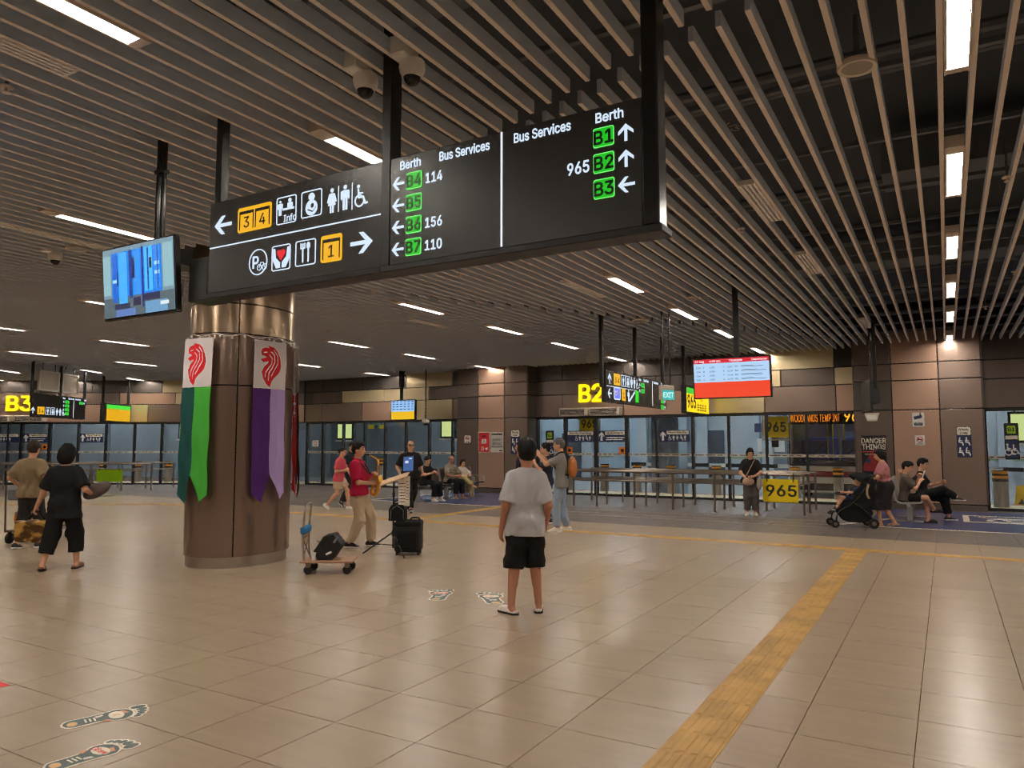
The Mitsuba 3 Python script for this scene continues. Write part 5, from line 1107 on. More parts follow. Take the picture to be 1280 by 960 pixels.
    for a, f in ((aL, fL), (aR, fR)):
        side = np.cross([0, 0, 1], f); side /= np.linalg.norm(side); upv = np.cross(f, side); B = np.stack([f, side, upv], 1)
        def shoef(P, a=a, B=B):
            q = (P - a) @ B
            d = cone(q * [1, 1.12, 1], (-.045, 0, -.035), (.135, 0, -.046), .047, .042)
            if kind == 'slide': d = np.maximum(d, q[:, 2] + .018 - .035 * np.exp(-((q[:, 0] - .075) / .05) ** 2) + .03 * np.exp(-((q[:, 0] + .03) / .05) ** 2))
            elif kind == 'sandal': d = np.maximum(d, q[:, 2] + .055 - .035 * np.exp(-((q[:, 0] - .07) / .022) ** 2))
            else: d = np.maximum(d, q[:, 2] - .012 + .5 * np.maximum(q[:, 0] - .03, 0))
            return np.maximum(d, -.078 - q[:, 2])
        def solef(P, a=a, B=B):
            q = (P - a) @ B; d = cone(q * [1, 1.1, 1], (-.045, 0, -.07), (.137, 0, -.07), .05, .046); return np.maximum(np.maximum(d, q[:, 2] + .056), -.0765 - q[:, 2])
        vs = min(v, .008); ke = put('shoe', shoef, 'mat_' + sm, a - .23, a + .23, vs); me = sdf_mesh(solef, a - .23, a + .23, min(vs, .007), 0); me.vertices = W(me.vertices); add(ke + '__sole', me, 'mat_' + ('rubber' if kind in ('slide', 'leather') else 'white' if kind == 'sneaker' else 'tan'), True)
    return dict(key=k, W=W, s=s, wL=wL, wR=wR, eL=eL, eR=eR, hc=hc, tp=tp, RH=RH, neck=neck, shL=shL, shR=shR, RW=RW, kL=kL, kR=kR)
def at_z(x, y, z):
    d = RIGHT * (x - 640) / FOCAL - UPV * (y - 480) / FOCAL + FWD; return EYE + d * (z - EYE[2]) / d[2]
# ------------------------------------------------------------------ benches
mat('bench_brown', lin(92, 78, 68), 0.4, 0.4); mat('bench_grey', lin(176, 174, 170), 0.35, 0.6)
def bench(label, x, ys, m, arms):
    """a row of seats facing +x"""
    k = thing('waiting_bench', label, 'bench'); c = np.array
    prof = [(.23, .455), (.20, .435), (-.12, .415), (-.2, .43), (-.25, .49), (-.33, .88), (-.355, .905)]
    sh = LineString(prof).buffer(.012, cap_style='flat')
    for y in ys:
        F = Fr((x, y + .27, 0), (1, 0, 0)); ks = add(k + '__seat', F.shape(sh, .54, 0.0), 'mat_' + m, 30)
        for e in (.0, .52): add(ks + '__rim', F.shape(LineString(prof).buffer(.022, cap_style='round'), .025, e - .005), 'mat_bench_grey', 30)
    a, b = min(ys) - .28, max(ys) + .28; add(k + '__beam', cbox(x - .05, x + .03, a, b, .34, .4, .008), 'mat_bench_grey')
    for y in np.linspace(a + .35, b - .35, max(2, int((b - a) / 1.6) + 1)):
        add(k + '__leg', [cbox(x - .06, x + .05, y - .05, y + .05, .02, .36, .01), cbox(x - .3, x + .24, y - .035, y + .035, 0, .035, .008)], 'mat_bench_grey')
    for y in arms: add(k + '__armrest', tube([(x - .27, y, .5), (x - .25, y, .64), (x + .12, y, .64), (x + .2, y, .6), (x + .2, y, .43)], .016, 8), 'mat_bench_grey', True)
bench('row of brown metal waiting seats beside the pillar on the blue floor', -13.15, [17.0 + .6 * i for i in range(6)], 'bench_brown', (19.7, 20.3, 16.7))
bench('short row of grey metal waiting seats before the right pillar', -.72, [17.9, 18.5, 19.1], 'bench_grey', ())

# ------------------------------------------------------------------ people
C = dict(t_grey=(186, 184, 187), k_black=(17, 17, 18), t_red=(176, 22, 62), k_beige=(200, 178, 148), t_olive=(136, 116, 88), t_black=(24, 23, 24), t_pink=(214, 84, 98), k_sand=(206, 180, 150), t_navy=(34, 38, 48), t_white=(216, 206, 190), t_ash=(128, 124, 118), k_jeans=(142, 156, 176), k_denim=(70, 86, 110), k_slate=(84, 76, 74), t_rose=(178, 116, 116), k_dark=(44, 40, 40), t_brown=(86, 76, 68), k_khaki=(196, 176, 120), t_child=(42, 48, 72), slide=(224, 214, 206), sneaker=(222, 210, 196), leather=(30, 27, 26), sandal=(150, 104, 80), sneak_dark=(52, 50, 52), strap=(22, 20, 20))
for nm, c in C.items(): mat(nm, lin(*c), .85 if nm[1] == '_' else .55, 0, .35)
def f_stripe(p, n, uv):
    t = p.z * 24 + .12 * mikit.noise(p.x * 9, p.y * 9, p.z * 4); t = t - dr.floor(t); w = mikit.smoothstep(.5, .56, t) * (1 - mikit.smoothstep(.72, .78, t))
    return mikit.mix(lin(112, 98, 84), lin(205, 190, 170), w)
mat('t_stripe', mikit.proc(f_stripe), .85)
S_ = lambda m, **k: dict(m=m, **k)
PX = {}
PX['white'] = person('man seen from behind in light grey T-shirt, black shorts and white slides', (-3.635, 6.46), 126, 1.68, wd=.84, belly=.0, headr=1.1, head=(4, -2), lean=(0, 1.5, 0), Lh=(-.235, .03, .84), Rh=(.225, .10, .87), Le=(-.3, -1, 0), Re=(.3, -1, 0), Lf=(-.145, -.02, .075), Rf=(.14, .05, .075), Ld=38, Rd=-10,
    top=S_('t_grey', hem=-.16, loose=.0, sleeve=.48, cuff=.056, sl=.008, wr=.05, flare=-.006), bottom=dict(t='shorts', m='k_black', len=.56, loose=.008, cuff=.075, wr=.05), shoes=('slide', 'slide'), skin='skin_dark', hair='tuft', face=True, v=.0075, curl=(20, 30), seed=1)
PX['wblack'] = person('woman seen from behind in black blouse and wide cropped trousers carrying a gold bag', (-10.2, 5.57), 122, 1.62, wd=.98, belly=.06, headr=1.14, head=(-4, -3), Lh=(-.44, .04, .78), Rh=(.30, .16, 1.02), Le=(-.3, -1, 0), Re=(.3, -1, 0), Lf=(-.17, -.16, .085), Rf=(.15, .10, .075), Ld=22, Rd=4, Lpitch=-10,
    top=S_('t_black', hem=-.22, loose=.012, sleeve=.47, cuff=.058, sl=.010, wr=.03), bottom=dict(t='trousers', m='k_black', len=.82, loose=.012, cuff=.085, wr=.02), shoes=('slide', 'sandal'), hair='bob', face=False, v=.008, curl=(70, 45), seed=2)
PX['olive'] = person('man seen from behind in olive T-shirt pushing a luggage cart', (-12.74, 6.42), 118, 1.69, wd=.88, belly=.05, head=(8, -4), Lh=(-.28, .14, .97), Rh=(.25, .12, .98), Le=(-.5, -.8, .1), Re=(.5, -.8, 0), Lf=(-.11, -.12, .08), Rf=(.12, .1, .075), Lpitch=-8,
    top=S_('t_olive', hem=-.12, loose=.014, sleeve=.46, cuff=.06, sl=.014, wr=.05), bottom=dict(t='trousers', m='k_dark', len=.93, loose=.008, cuff=.065), shoes=('sneaker', 'sneak_dark'), hair='short', hairm='hair_brown', face=False, v=.0085, curl=(60, 50), seed=3)
PX['busker'] = person('saxophone player in red polo shirt and beige trousers', (-8.27, 9.22), 26, 1.69, pel=(0, -.02, .90), lean=(-4, 0, 0), head=(-6, -4), Rh=(.07, .22, 1.03), Lh=(-.02, .22, 1.16), Re=(1, -1, -.3), Le=(-.8, -.6, -.4), Lf=(-.1, .16, .075), Rf=(.12, -.13, .075), Ld=6, Rd=-6, wd=1.06, belly=.05,
    top=S_('t_red', hem=-.07, loose=.008, sleeve=.47, cuff=.06, sl=.012, collar=True, wr=.035), bottom=dict(t='trousers', m='k_beige', len=.97, loose=.006, cuff=.07, wr=.05), shoes=('sneaker', 'leather'), hair='tuft', v=.008, curl=(38, 38), Rn=(-1, .2, -.2), Ln=(1, .3, -.2), seed=4)
PX['pink'] = person('woman in pink T-shirt and sand shorts walking', (-13.35, 14.08), 20, 1.60, pel=(0, 0, .88), lean=(6, 0, 0), head=(-8, -6), Lh=(-.12, .26, 1.08), Rh=(.14, .24, 1.06), Le=(-.4, -1, -.3), Re=(.4, -1, -.3), Lf=(-.05, .27, .085), Rf=(.07, -.30, .13), Rpitch=-38, Ld=4, Rd=-2, wd=.9, top=S_('t_pink', hem=-.12, loose=.012, wr=.035), bottom=dict(t='shorts', m='k_sand', len=.36, loose=.015, cuff=.09), shoes=('sneaker', 'sneaker'), hair='bun', skin='skin', v=.0105, curl=(45, 45), seed=5)
PX['companion'] = person('man in black polo shirt and sunglasses walking behind the woman in pink', (-13.74, 14.9), 8, 1.70, lean=(3, 0, 0), head=(-30, -8), Lf=(-.08, .2, .08), Rf=(.09, -.18, .12), Rpitch=-30, Rh=(.2, .15, .85), top=S_('t_navy', hem=-.12, loose=.01, collar=True), bottom=dict(t='trousers', m='k_dark', len=.95, loose=.012, cuff=.07), shoes=('sneaker', 'sneak_dark'), hair='tuft', v=.0105, seed=6)
PX['walker'] = person('man in black polo shirt and black trousers striding to the right', (-11.35, 14.42), -34, 1.75, pel=(0, 0, .90), lean=(2, 0, 0), head=(-10, 0), Lf=(-.06, -.24, .12), Rf=(.07, .30, .09), Lpitch=-34, Rpitch=12, Lh=(-.26, .16, .93), Rh=(.27, .1, .90), Re=(.4, -1, 0), wd=1.08, belly=.04, top=S_('t_black', hem=-.12, loose=.014, sleeve=.46, collar=True), bottom=dict(t='trousers', m='k_black', len=.96, loose=.014, cuff=.072), shoes=('sneaker', 'sneak_dark'), hair='bald', hairm='hair_grey', v=.0105, curl=(40, 40), seed=7)
SEAT = dict(pel=(0, 0, .53), Lf=(-.13, .46, .075), Rf=(.13, .42, .075))
PX['stripe'] = person('elderly man in brown striped polo shirt seated with folded hands', (-13.26, 18.83), -14, 1.68, **SEAT, lean=(4, 0, 0), head=(-12, -4), Lh=(-.05, .36, .68), Rh=(.07, .34, .67), Le=(-1, -.3, -.2), Re=(1, -.3, -.2), wd=1.08, belly=.06, top=S_('t_stripe', hem=-.03, loose=.01, sleeve=.47, collar=True), bottom=dict(t='trousers', m='k_black', len=.9, loose=.012, cuff=.07), shoes=('sandal', 'sandal'), skin='skin_dark', hair='bald', hairm='hair_grey', v=.0105, curl=(45, 45), seed=8)
PX['seatwoman'] = person('woman in white patterned blouse seated with one leg crossed over the other', (-13.28, 19.5), -22, 1.52, pel=(0, 0, .53), Lf=(-.1, .44, .075), Rf=(-.04, .66, .42), Rk=(.3, 1, .6), Rd=20, lean=(4, 0, 0), head=(-8, -8), Lh=(-.04, .32, .72), Rh=(.06, .32, .74), Le=(-1, -.3, -.2), Re=(1, -.3, -.2), wd=.9, top=S_('t_white', hem=-.06, loose=.01), bottom=dict(t='trousers', m='k_khaki', len=.93, loose=.012, cuff=.06), shoes=('sandal', 'sandal'), hair='bob', v=.0105, curl=(40, 40), seed=9)
PX['seatdark'] = person('seated person in black half hidden behind the striding man', (-13.26, 17.62), -4, 1.66, **SEAT, lean=(2, 0, 0), head=(0, -14), Lh=(-.04, .34, .86), Rh=(.08, .32, .84), Le=(-1, -.4, -.4), Re=(1, -.4, -.4), top=S_('t_black', hem=-.08), bottom=dict(t='trousers', m='k_black', len=.93, loose=.012, cuff=.066), shoes=('sneaker', 'sneaker'), hair='short', v=.0115, curl=(40, 40), seed=10)
PX['photo'] = person('man in grey T-shirt and light jeans taking a photo, tan backpack on his back', (-6.40, 12.80), 202, 1.75, lean=(2, 0, 0), head=(0, -3), Lh=(-.07, .42, 1.40), Rh=(.05, .43, 1.43), Le=(-.5, .3, -1), Re=(.5, .3, -1), Lf=(-.1, .08, .075), Rf=(.11, -.08, .075), Ld=14, Rd=-8, top=S_('t_ash', hem=-.12, loose=.012, wr=.03), bottom=dict(t='trousers', m='k_jeans', len=.98, loose=.004, cuff=.066, wr=.04), shoes=('sneaker', 'sneaker'), hair='short', hairm='hair_grey', v=.0095, curl=(48, 48), Ln=(1, .4, 0), Rn=(-1, .4, 0), seed=11)
PX['dark'] = person('person in dark shirt in profile behind the man in light grey T-shirt', (-8.12, 14.25), 205, 1.70, head=(0, -2), top=S_('t_navy', hem=-.1, loose=.01, collar=True), bottom=dict(t='trousers', m='k_dark', len=.95, loose=.012, cuff=.07), shoes=('sneaker', 'sneak_dark'), hair='short', v=.0115, seed=12)
PX['denim'] = person('person in dark denim standing behind the man taking a photo', (-7.32, 14.0), 210, 1.66, lean=(3, 0, 0), Lh=(-.1, .3, 1.3), Rh=(.06, .32, 1.28), Le=(-.6, .1, -1), Re=(.6, .1, -1), top=S_('t_navy', hem=-.1, loose=.01), bottom=dict(t='trousers', m='k_denim', len=.95, loose=.012, cuff=.07), shoes=('sneaker', 'sneak_dark'), hair='short', v=.0115, curl=(45, 45), seed=13)
PX['wrail'] = person('woman in black T-shirt and grey trousers standing against the queue railing', (-3.99, 17.86), -76, 1.55, head=(6, -22), Lh=(-.06, .22, .99), Rh=(.10, .2, .93), Le=(-1, -.3, -.3), Re=(1, -.3, -.3), Lf=(-.1, .0, .075), Rf=(.1, .03, .075), wd=.95, top=S_('t_black', hem=-.1, loose=.012), bottom=dict(t='trousers', m='k_slate', len=.92, loose=.012, cuff=.075), shoes=('sneaker', 'sneaker'), hair='bob', v=.0105, curl=(50, 50), seed=14)
PX['rose'] = person('woman in rose T-shirt and dark skirt pushing the stroller', (-1.12, 16.86), 196, 1.57, pel=(0, -.02, .89), lean=(7, 0, 0), head=(4, -8), Lh=(-.13, .40, 1.00), Rh=(.13, .34, 1.0), Le=(-.6, -.6, -.6), Re=(.6, -.6, -.6), Lf=(-.08, .13, .075), Rf=(.09, -.19, .085), Rpitch=-8, wd=.95, belly=.03, top=S_('t_rose', hem=-.06, loose=.014, wr=.03), bottom=dict(t='skirt', m='k_dark', len=.53, loose=.02), shoes=('sandal', 'sandal'), skin='skin', hair='bob', v=.0095, curl=(65, 65), Ln=(0, 0, -1), Rn=(0, 0, -1), seed=15)
PX['phone'] = person('man in dark brown T-shirt and black shorts seated with crossed legs, looking at a phone', (-.82, 17.9), 2, 1.66, pel=(0, .0, .53), lean=(5, 0, 0), head=(-12, -16), Lf=(-.1, .44, .075), Rf=(-.12, .56, .30), Rk=(.9, .4, .7), Rd=-6, Lh=(-.1, .30, .98), Rh=(.06, .32, .90), Le=(-.6, -.6, -.8), Re=(.8, -.4, -.8), top=S_('t_brown', hem=-.06, loose=.012, sleeve=.46), bottom=dict(t='shorts', m='k_black', len=.4, loose=.015, cuff=.08), shoes=('slide', 'leather'), hair='tuft', v=.0095, curl=(42, 42), seed=16)
PX['behind'] = person('man in black shirt and trousers seated behind the man with the phone', (-.52, 18.72), 4, 1.72, pel=(0, .0, .53), lean=(2, 0, 0), head=(-20, -12), Lf=(-.1, .5, .075), Rf=(-.14, .66, .50), Rk=(.9, .4, .8), Rd=-4, Lh=(-.12, .38, .80), Rh=(.40, -.34, .97), Re=(.5, -.8, -.5), Le=(-.6, -.6, -.8), top=S_('t_black', hem=-.06, loose=.012), bottom=dict(t='trousers', m='k_black', len=.92, loose=.01, cuff=.066), shoes=('sneaker', 'sneak_dark'), hair='tuft', v=.0105, curl=(40, 30), seed=17)
PX['child'] = person('small child in navy clothes and sneakers sitting in the stroller', (-1.70, 16.38, .27), 198, .98, pel=(0, -.06, .46), lean=(-22, 0, 0), head=(2, -4), headr=1.55, Lf=(-.17, .50, .19), Rf=(.17, .44, .16), Lk=(-.5, .6, 1), Rk=(.5, .6, 1), Lh=(-.08, .24, .72), Rh=(.1, .26, .66), Le=(-1, -.3, -.4), Re=(1, -.3, -.4), top=S_('t_child', hem=-.03, sleeve=.42), bottom=dict(t='shorts', m='t_child', len=.42, loose=.015, cuff=.08), shoes=('sneaker', 'sneak_dark'), hair='short', hairm='hair_brown', v=.008, curl=(30, 30), seed=18)

# ------------------------------------------------------------------ what they carry
B = PX['busker']; Wb = B['W']
mat('brass', lin(250, 200, 96), .3, 1.0); mat('brass_dark', lin(190, 130, 40), .25, 1.0)
k = thing('saxophone', 'gold saxophone held by the player in red', 'saxophone')
def wt(pts, r, n=12): return tube([Wb(p) for p in pts], r, n)
mo = B['hc'] + B['RH'] @ np.array([0, .115, -.062])
def curve(pts, n=24):
    pts = np.array(pts, float); t = np.linspace(0, len(pts) - 1, n); from scipy.interpolate import CubicSpline
    return CubicSpline(np.arange(len(pts)), pts)(t)
cr = curve([mo, mo + [.0, .10, -.035], mo + [0, .19, -.085], mo + [0, .225, -.15]], 14)
add(k + '__mouthpiece', wt(cr[:4], [.007, .011, .013, .013]), 'mat_rubber', True); add(k + '__crook', wt(cr[3:], np.linspace(.011, .016, 11)), 'mat_brass', True)
top = mo + np.array([0, .225, -.15]); bot = np.array([.02, .20, .89])
body = curve([top, top * .5 + bot * .5 + [0, .005, 0], bot, bot + [.01, .035, -.05], bot + [.02, .085, -.01], bot + [.03, .12, .12], bot + [.04, .155, .2]], 40)
add(k + '__body', wt(body, np.interp(np.linspace(0, 6, 40), [0, 1, 2, 3, 4, 5, 5.6, 6], [.015, .021, .028, .031, .034, .04, .052, .075]), 16), 'mat_brass', True)
for i in range(9):
    c = top + (bot - top) * (.12 + .09 * i) + [.03 + .01 * (i % 2), .012, 0]; add(k + '__key', rod(Wb(c), Wb(c + [.016, .006, 0]), .016 * (.8 + .05 * i), 10), 'mat_brass_dark', 40)
add(k + '__key_rod', wt([top + [.03, .01, -.05], bot + [.045, .01, .05]], .004, 6), 'mat_brass_dark')
k = thing('neck_strap', 'black saxophone strap round the neck of the player in red', 'strap')
n0 = B['neck']; add(k + '__strap', [wt(curve([n0 + [0, -.10, .05], n0 + [.08, -.03, .05], n0 + [.09, .10, -.02], (n0 + [.06, .19, -.13]), (top + bot) / 2 + [0, -.035, .06]], 16), .012, 6), wt(curve([n0 + [0, -.10, .05], n0 + [-.08, -.03, .05], n0 + [-.09, .10, -.02], (n0 + [-.05, .19, -.13]), (top + bot) / 2 + [0, -.035, .06]], 16), .012, 6)], 'mat_strap', True)

k = thing('music_stand', 'black tripod music stand with a tilted wooden desk', 'stand'); sx, sy = -7.23, 8.8
add(k + '__pole', rod((sx, sy, .1), (sx, sy, 1.1), .014, 10), 'mat_black'); add(k + '__collar', [rod((sx, sy, .28), (sx, sy, .36), .025, 10), rod((sx, sy, .86), (sx, sy, .92), .022, 10)], 'mat_black')
for a in (205, 330, 80): add(k + '__leg', [rod((sx, sy, .34), (sx + .46 * math.cos(math.radians(a)), sy + .46 * math.sin(math.radians(a)), .015), .011, 8), rod((sx, sy, .14), (sx + .25 * math.cos(math.radians(a)), sy + .25 * math.sin(math.radians(a)), .16), .007, 6)], 'mat_black')
FD = Fr((sx + .02, sy, 1.12), (.9, .38, .33), (-.45, .87, .22)); mat('wood', lin(206, 170, 130), .5); mat('plywood', lin(166, 126, 98), .55); mat('paper', lin(226, 214, 200), .8)
add(k + '__desk', FD.cbox(-.22, .22, -.15, .15, 0, .02, .005), 'mat_wood')
k = thing('tablet', 'tablet showing a blue picture propped on the music stand', 'tablet'); Ft = Fr(FD.P(.2, .1, .022), (.86, .5, .05), (.12, -.1, 1)); add(k + '__case', Ft.cbox(-.085, .085, .005, .25, -.012, 0, .004), 'mat_black')
lit(k, Ft, sbox(-.076, .02, .076, .24), (64, 96, 150), 'display', .002, 0); lit(k, Ft, unary_union([sbox(-.05, .14, .0, .18), sbox(.01, .2, .05, .22)]), (200, 215, 235), 'picture', .002, .002)
k = thing('sheet_music', 'white paper sheets hanging from the music stand', 'paper')
for i in range(2):
    Fp = Fr(FD.P(.12 + .05 * i, -.02 + .05 * i, -.01), (.86, .5, 0), (0, 0, 1)); add(k + '__sheet', Fp.box(-.055, .06, -.40 - .05 * i, 0.0, -.003, -.001), 'mat_paper')
    add(k + '__clip', Fp.box(-.02, .02, -.02, .012, -.006, .006), 'mat_black')
    for j in range(7): add(k + '__stave', Fp.box(-.045, .05, -.36 + .045 * j, -.35 + .045 * j, -.001, 0.0), 'mat_curtain_grille')
k = thing('trolley_case', 'large black wheeled case standing behind the music stand', 'case'); cx, cy = -7.07, 8.97; Fc = Fr((cx, cy, 0), (.86, .5, 0))
add(k + '__body', Fc.cbox(-.2, .2, .04, .46, -.17, .15, .035), 'mat_rubber'); add(k + '__lid', Fc.cbox(-.205, .205, .41, .505, -.175, .155, .03), 'mat_k_black'); add(k + '__front_pocket', Fc.cbox(-.15, .15, .1, .36, .15, .18, .015), 'mat_k_black'); add(k + '__handle', tube(curve([Fc.P(.04, .5, 0), Fc.P(.05, .54, 0), Fc.P(.14, .54, 0), Fc.P(.15, .5, 0)], 10), .012, 8), 'mat_rubber', True)
for u in (-.16, .16):
    for w in (-.12, .1): add(k + '__wheel', rod(Fc.P(u - .015, .03, w), Fc.P(u + .015, .03, w), .03, 12), 'mat_rubber', 40)
k = thing('saxophone_case', 'black soft bag with a rounded top standing on the wheeled case', 'case'); Fs = Fr(Fc.P(-.17, .505, .1), (.86, .5, 0))
add(k + '__body', Fs.put(trimesh.creation.extrude_polygon(unary_union([sbox(-.12, .0, .13, .16), move(Point(0, 0).buffer(1), .005, .15, .125, .11)]), .2, engine='earcut').apply_translation([0, 0, -.2])), 'mat_k_black', 40)
add(k + '__zip', Fs.shape(line([(-.09, .02), (-.09, .16), (0, .23), (.1, .16), (.1, .02)], .008), .004, 0), 'mat_duct'); add(k + '__carry_handle', tube(curve([Fs.P(-.05, .25, -.1), Fs.P(-.03, .29, -.1), Fs.P(.03, .29, -.1), Fs.P(.05, .25, -.1)], 10), .01, 6), 'mat_rubber', True)

a, b = at_z(374, 703, .16)[:2], at_z(440, 702.5, .16)[:2]
dirx = (b - a) / np.linalg.norm(b - a); FT = Fr((*((a + b) / 2), 0), (*dirx, 0)); Lp = np.linalg.norm(b - a)
k = thing('platform_trolley', 'flat wooden platform trolley with a folding metal handle and blue cloth', 'trolley')
add(k + '__deck', FT.cbox(-Lp / 2, Lp / 2, .145, .17, -.44, 0, .006), 'mat_plywood')
for u in (-Lp / 2 + .1, Lp / 2 - .07):
    for w in (-.06, -.38):
        c = FT.P(u, .055, w); add(k + '__wheel', [rod(c - FT.n * .02, c + FT.n * .02, .055, 18), ], 'mat_rubber', 40); add(k + '__fork', FT.cbox(u - .03, u + .03, .08, .146, w - .03, w + .03, .005), 'mat_steel')
add(k + '__handle', tube(curve([FT.P(-Lp / 2 + .05, .17, -.05), FT.P(-Lp / 2 + .03, .5, -.05), FT.P(-Lp / 2 + .05, .82, -.06), FT.P(-Lp / 2 + .06, .88, -.14), FT.P(-Lp / 2 + .06, .88, -.3), FT.P(-Lp / 2 + .05, .82, -.38), FT.P(-Lp / 2 + .03, .5, -.39), FT.P(-Lp / 2 + .05, .17, -.39)], 40), .014, 10), 'mat_steel_brushed', True)
add(k + '__brace', [rod(FT.P(-Lp / 2 + .035, .2, -.05), FT.P(-Lp / 2 + .03, .45, -.39), .007, 6), rod(FT.P(-Lp / 2 + .035, .2, -.39), FT.P(-Lp / 2 + .03, .45, -.05), .007, 6), rod(FT.P(-Lp / 2 + .03, .46, -.05), FT.P(-Lp / 2 + .03, .46, -.39), .008, 6)], 'mat_bench_brown'); add(k + '__back_panel', FT.box(-Lp / 2 + .02, -Lp / 2 + .03, .36, .52, -.38, -.06), 'mat_tan')
mat('cloth_blue', lin(40, 110, 160), .8); add(k + '__cloth', FT.cbox(-Lp / 2 - .005, -Lp / 2 + .06, .5, .6, -.42, -.02, .02), 'mat_cloth_blue')
k = thing('stage_monitor', 'black wedge loudspeaker tipped up on the platform trolley', 'speaker'); Fm = Fr(FT.P(.02, .172, -.04), (*dirx, 0)); rr = math.radians(38)
sec = affinity.scale(Polygon([(-.16, 0), (.05, 0), (.19, .21), (.06, .37), (-.08, .34), (-.22, .13)]).buffer(-.02).buffer(.02), .88, .88, origin=(0, 0))
add(k + '__cabinet', Fm.shape(sec, .3, -.34), 'mat_rubber', 30); sec2 = affinity.scale(sec, .82, .82, origin=(-.02, .18))
add(k + '__side_recess', Fm.shape(sec2, .006, -.04), 'mat_black'); add(k + '__badge', Fm.shape(affinity.rotate(rrect(-.04, .04, -.012, .012, .01), 25), .004, -.034).apply_translation([0, 0, .09]), 'mat_white'); add(k + '__handle_slot', Fm.shape(affinity.translate(affinity.rotate(rrect(-.05, .05, -.014, .014, .012), 55), .09, .26), .004, -.034), 'mat_duct'); add(k + '__woofer_ring', Fm.shape(ring(Point(-.03, .19).buffer(.06), .012), .005, -.034), 'mat_k_black')
k = thing('paper_cup', 'white paper cup on the platform trolley', 'cup'); q = FT.P(-Lp / 2 + .16, .171, -.1); add(k + '__cup', lathe([(0, 0), (.028, 0), (.038, .1), (.036, .1), (.026, .006), (0, .006)], 18, q), 'mat_white', 40); add(k + '__rim', lathe([(.037, .098), (.041, .1), (.037, .104), (.035, .1)], 18, q), 'mat_white', 40)
k = thing('bottle', 'pale bottle standing behind the paper cup on the trolley', 'bottle'); q = FT.P(-Lp / 2 + .19, .171, -.22); add(k + '__body', lathe([(0, 0), (.03, 0), (.032, .14), (.014, .19), (.014, .21)], 18, q), 'mat_paper', 40); add(k + '__cap', lathe([(.016, .21), (.016, .235), (0, .235)], 14, q), 'mat_tan', 40)

Q = PX['photo']; Wq = Q['W']; k = thing('phone', 'dark phone held up by the man in grey T-shirt', 'phone')
ph = Wq((Q['wL'] + Q['wR']) / 2 + [0, .09, .06]); Fp = Fr(ph, Q['RW'] @ [1, 0, 0]); add(k + '__case', Fp.cbox(-.08, .08, -.04, .04, -.005, .005, .003), 'mat_black'); add(k + '__screen', Fp.box(-.072, .072, -.035, .035, .005, .0055), 'mat_black', **glow((120, 130, 140), .6))
k = thing('backpack', 'tan leather backpack on the back of the man in grey T-shirt', 'backpack'); mat('leather_tan', lin(178, 106, 52), .5)
def blob(fn, lo, hi, v, W): m = sdf_mesh(fn, lo, hi, v, 1); m.vertices = W(m.vertices); return m
tq = Q['tp']; bc = tq((0, -.21, .24))
add(k + '__body', blob(lambda P: np.maximum(ell(P, bc, (.14, .09, .21)), bc[2] - .17 - P[:, 2]), bc - .26, bc + .26, .012, Wq), 'mat_leather_tan', True)
for e in (-1, 1): add(k + '__strap', tube([Wq(x) for x in curve([tq((e * .09, -.15, .42)), tq((e * .115, -.06, .535)), tq((e * .125, .06, .50)), tq((e * .135, .125, .40)), tq((e * .15, .1, .25)), tq((e * .12, -.14, .1))], 20)], .014, 6), 'mat_strap', True)
Q = PX['wblack']; Wq = Q['W']; k = thing('handbag', 'crumpled gold and brown bag carried by the woman in black', 'bag'); bc = Q['wL'] + np.array([-.03, .03, -.34])
def f_gold(p, n, uv): return mikit.mix(lin(96, 66, 38), lin(206, 160, 84), mikit.smoothstep(.42, .62, mikit.fbm(p.x * 9, p.y * 9, p.z * 11, 3)))
mat('gold_bag', mikit.proc(f_gold), .35, .5)
def bagf(P):
    q = np.abs((P - bc)) - [.19, .085, .12]; d = np.linalg.norm(np.maximum(q, 0), axis=1) + np.minimum(q.max(1), 0) - .03; return d + .045 * (meshkit.fbm(P * [11, 11, 14], 3) - .5)
add(k + '__body', blob(bagf, bc - .32, bc + .32, .010, Wq), 'mat_gold_bag', True)
hp = Q['wL'] + np.array([0, .01, -.06]); add(k + '__carry_handle', [tube([Wq(x) for x in curve([bc + [e * .13, .05 * s2, .12], hp * .5 + bc * .5 + [e * .06, .03 * s2, .08], hp + [0, .012 * s2, 0]], 10)], .012, 6) for e in (-1, 1) for s2 in (-1, 1)], 'mat_rubber', True)
k = thing('shoulder_bag', 'grey brown bag under the right arm of the woman in black', 'bag'); bc = Q['wR'] + np.array([.06, .0, .06]); mat('bag_grey', lin(96, 82, 78), .7)
add(k + '__body', blob(lambda P: ell((P - bc) @ rotm(0, -28, 0) + bc, bc, (.21, .07, .10)) - .02 * (meshkit.fbm(P * 9, 2) - .5), bc - .3, bc + .3, .011, Wq), 'mat_bag_grey', True); add(k + '__strap', tube([Wq(x) for x in curve([bc + [-.1, 0, .1], Q['shR'] + [.02, -.05, -.1], Q['shR'] + [-.01, .0, .075], Q['shR'] + [.0, .09, -.06], bc + [-.06, .04, .1]], 22)], .011, 6), 'mat_bag_grey', True)
Q = PX['wrail']; Wq = Q['W']; k = thing('crossbody_bag', 'beige crossbody bag held by the woman in black T-shirt at the railing', 'bag'); bc = np.array([.06, .21, .86]); mat('bag_beige', lin(176, 146, 122), .6)
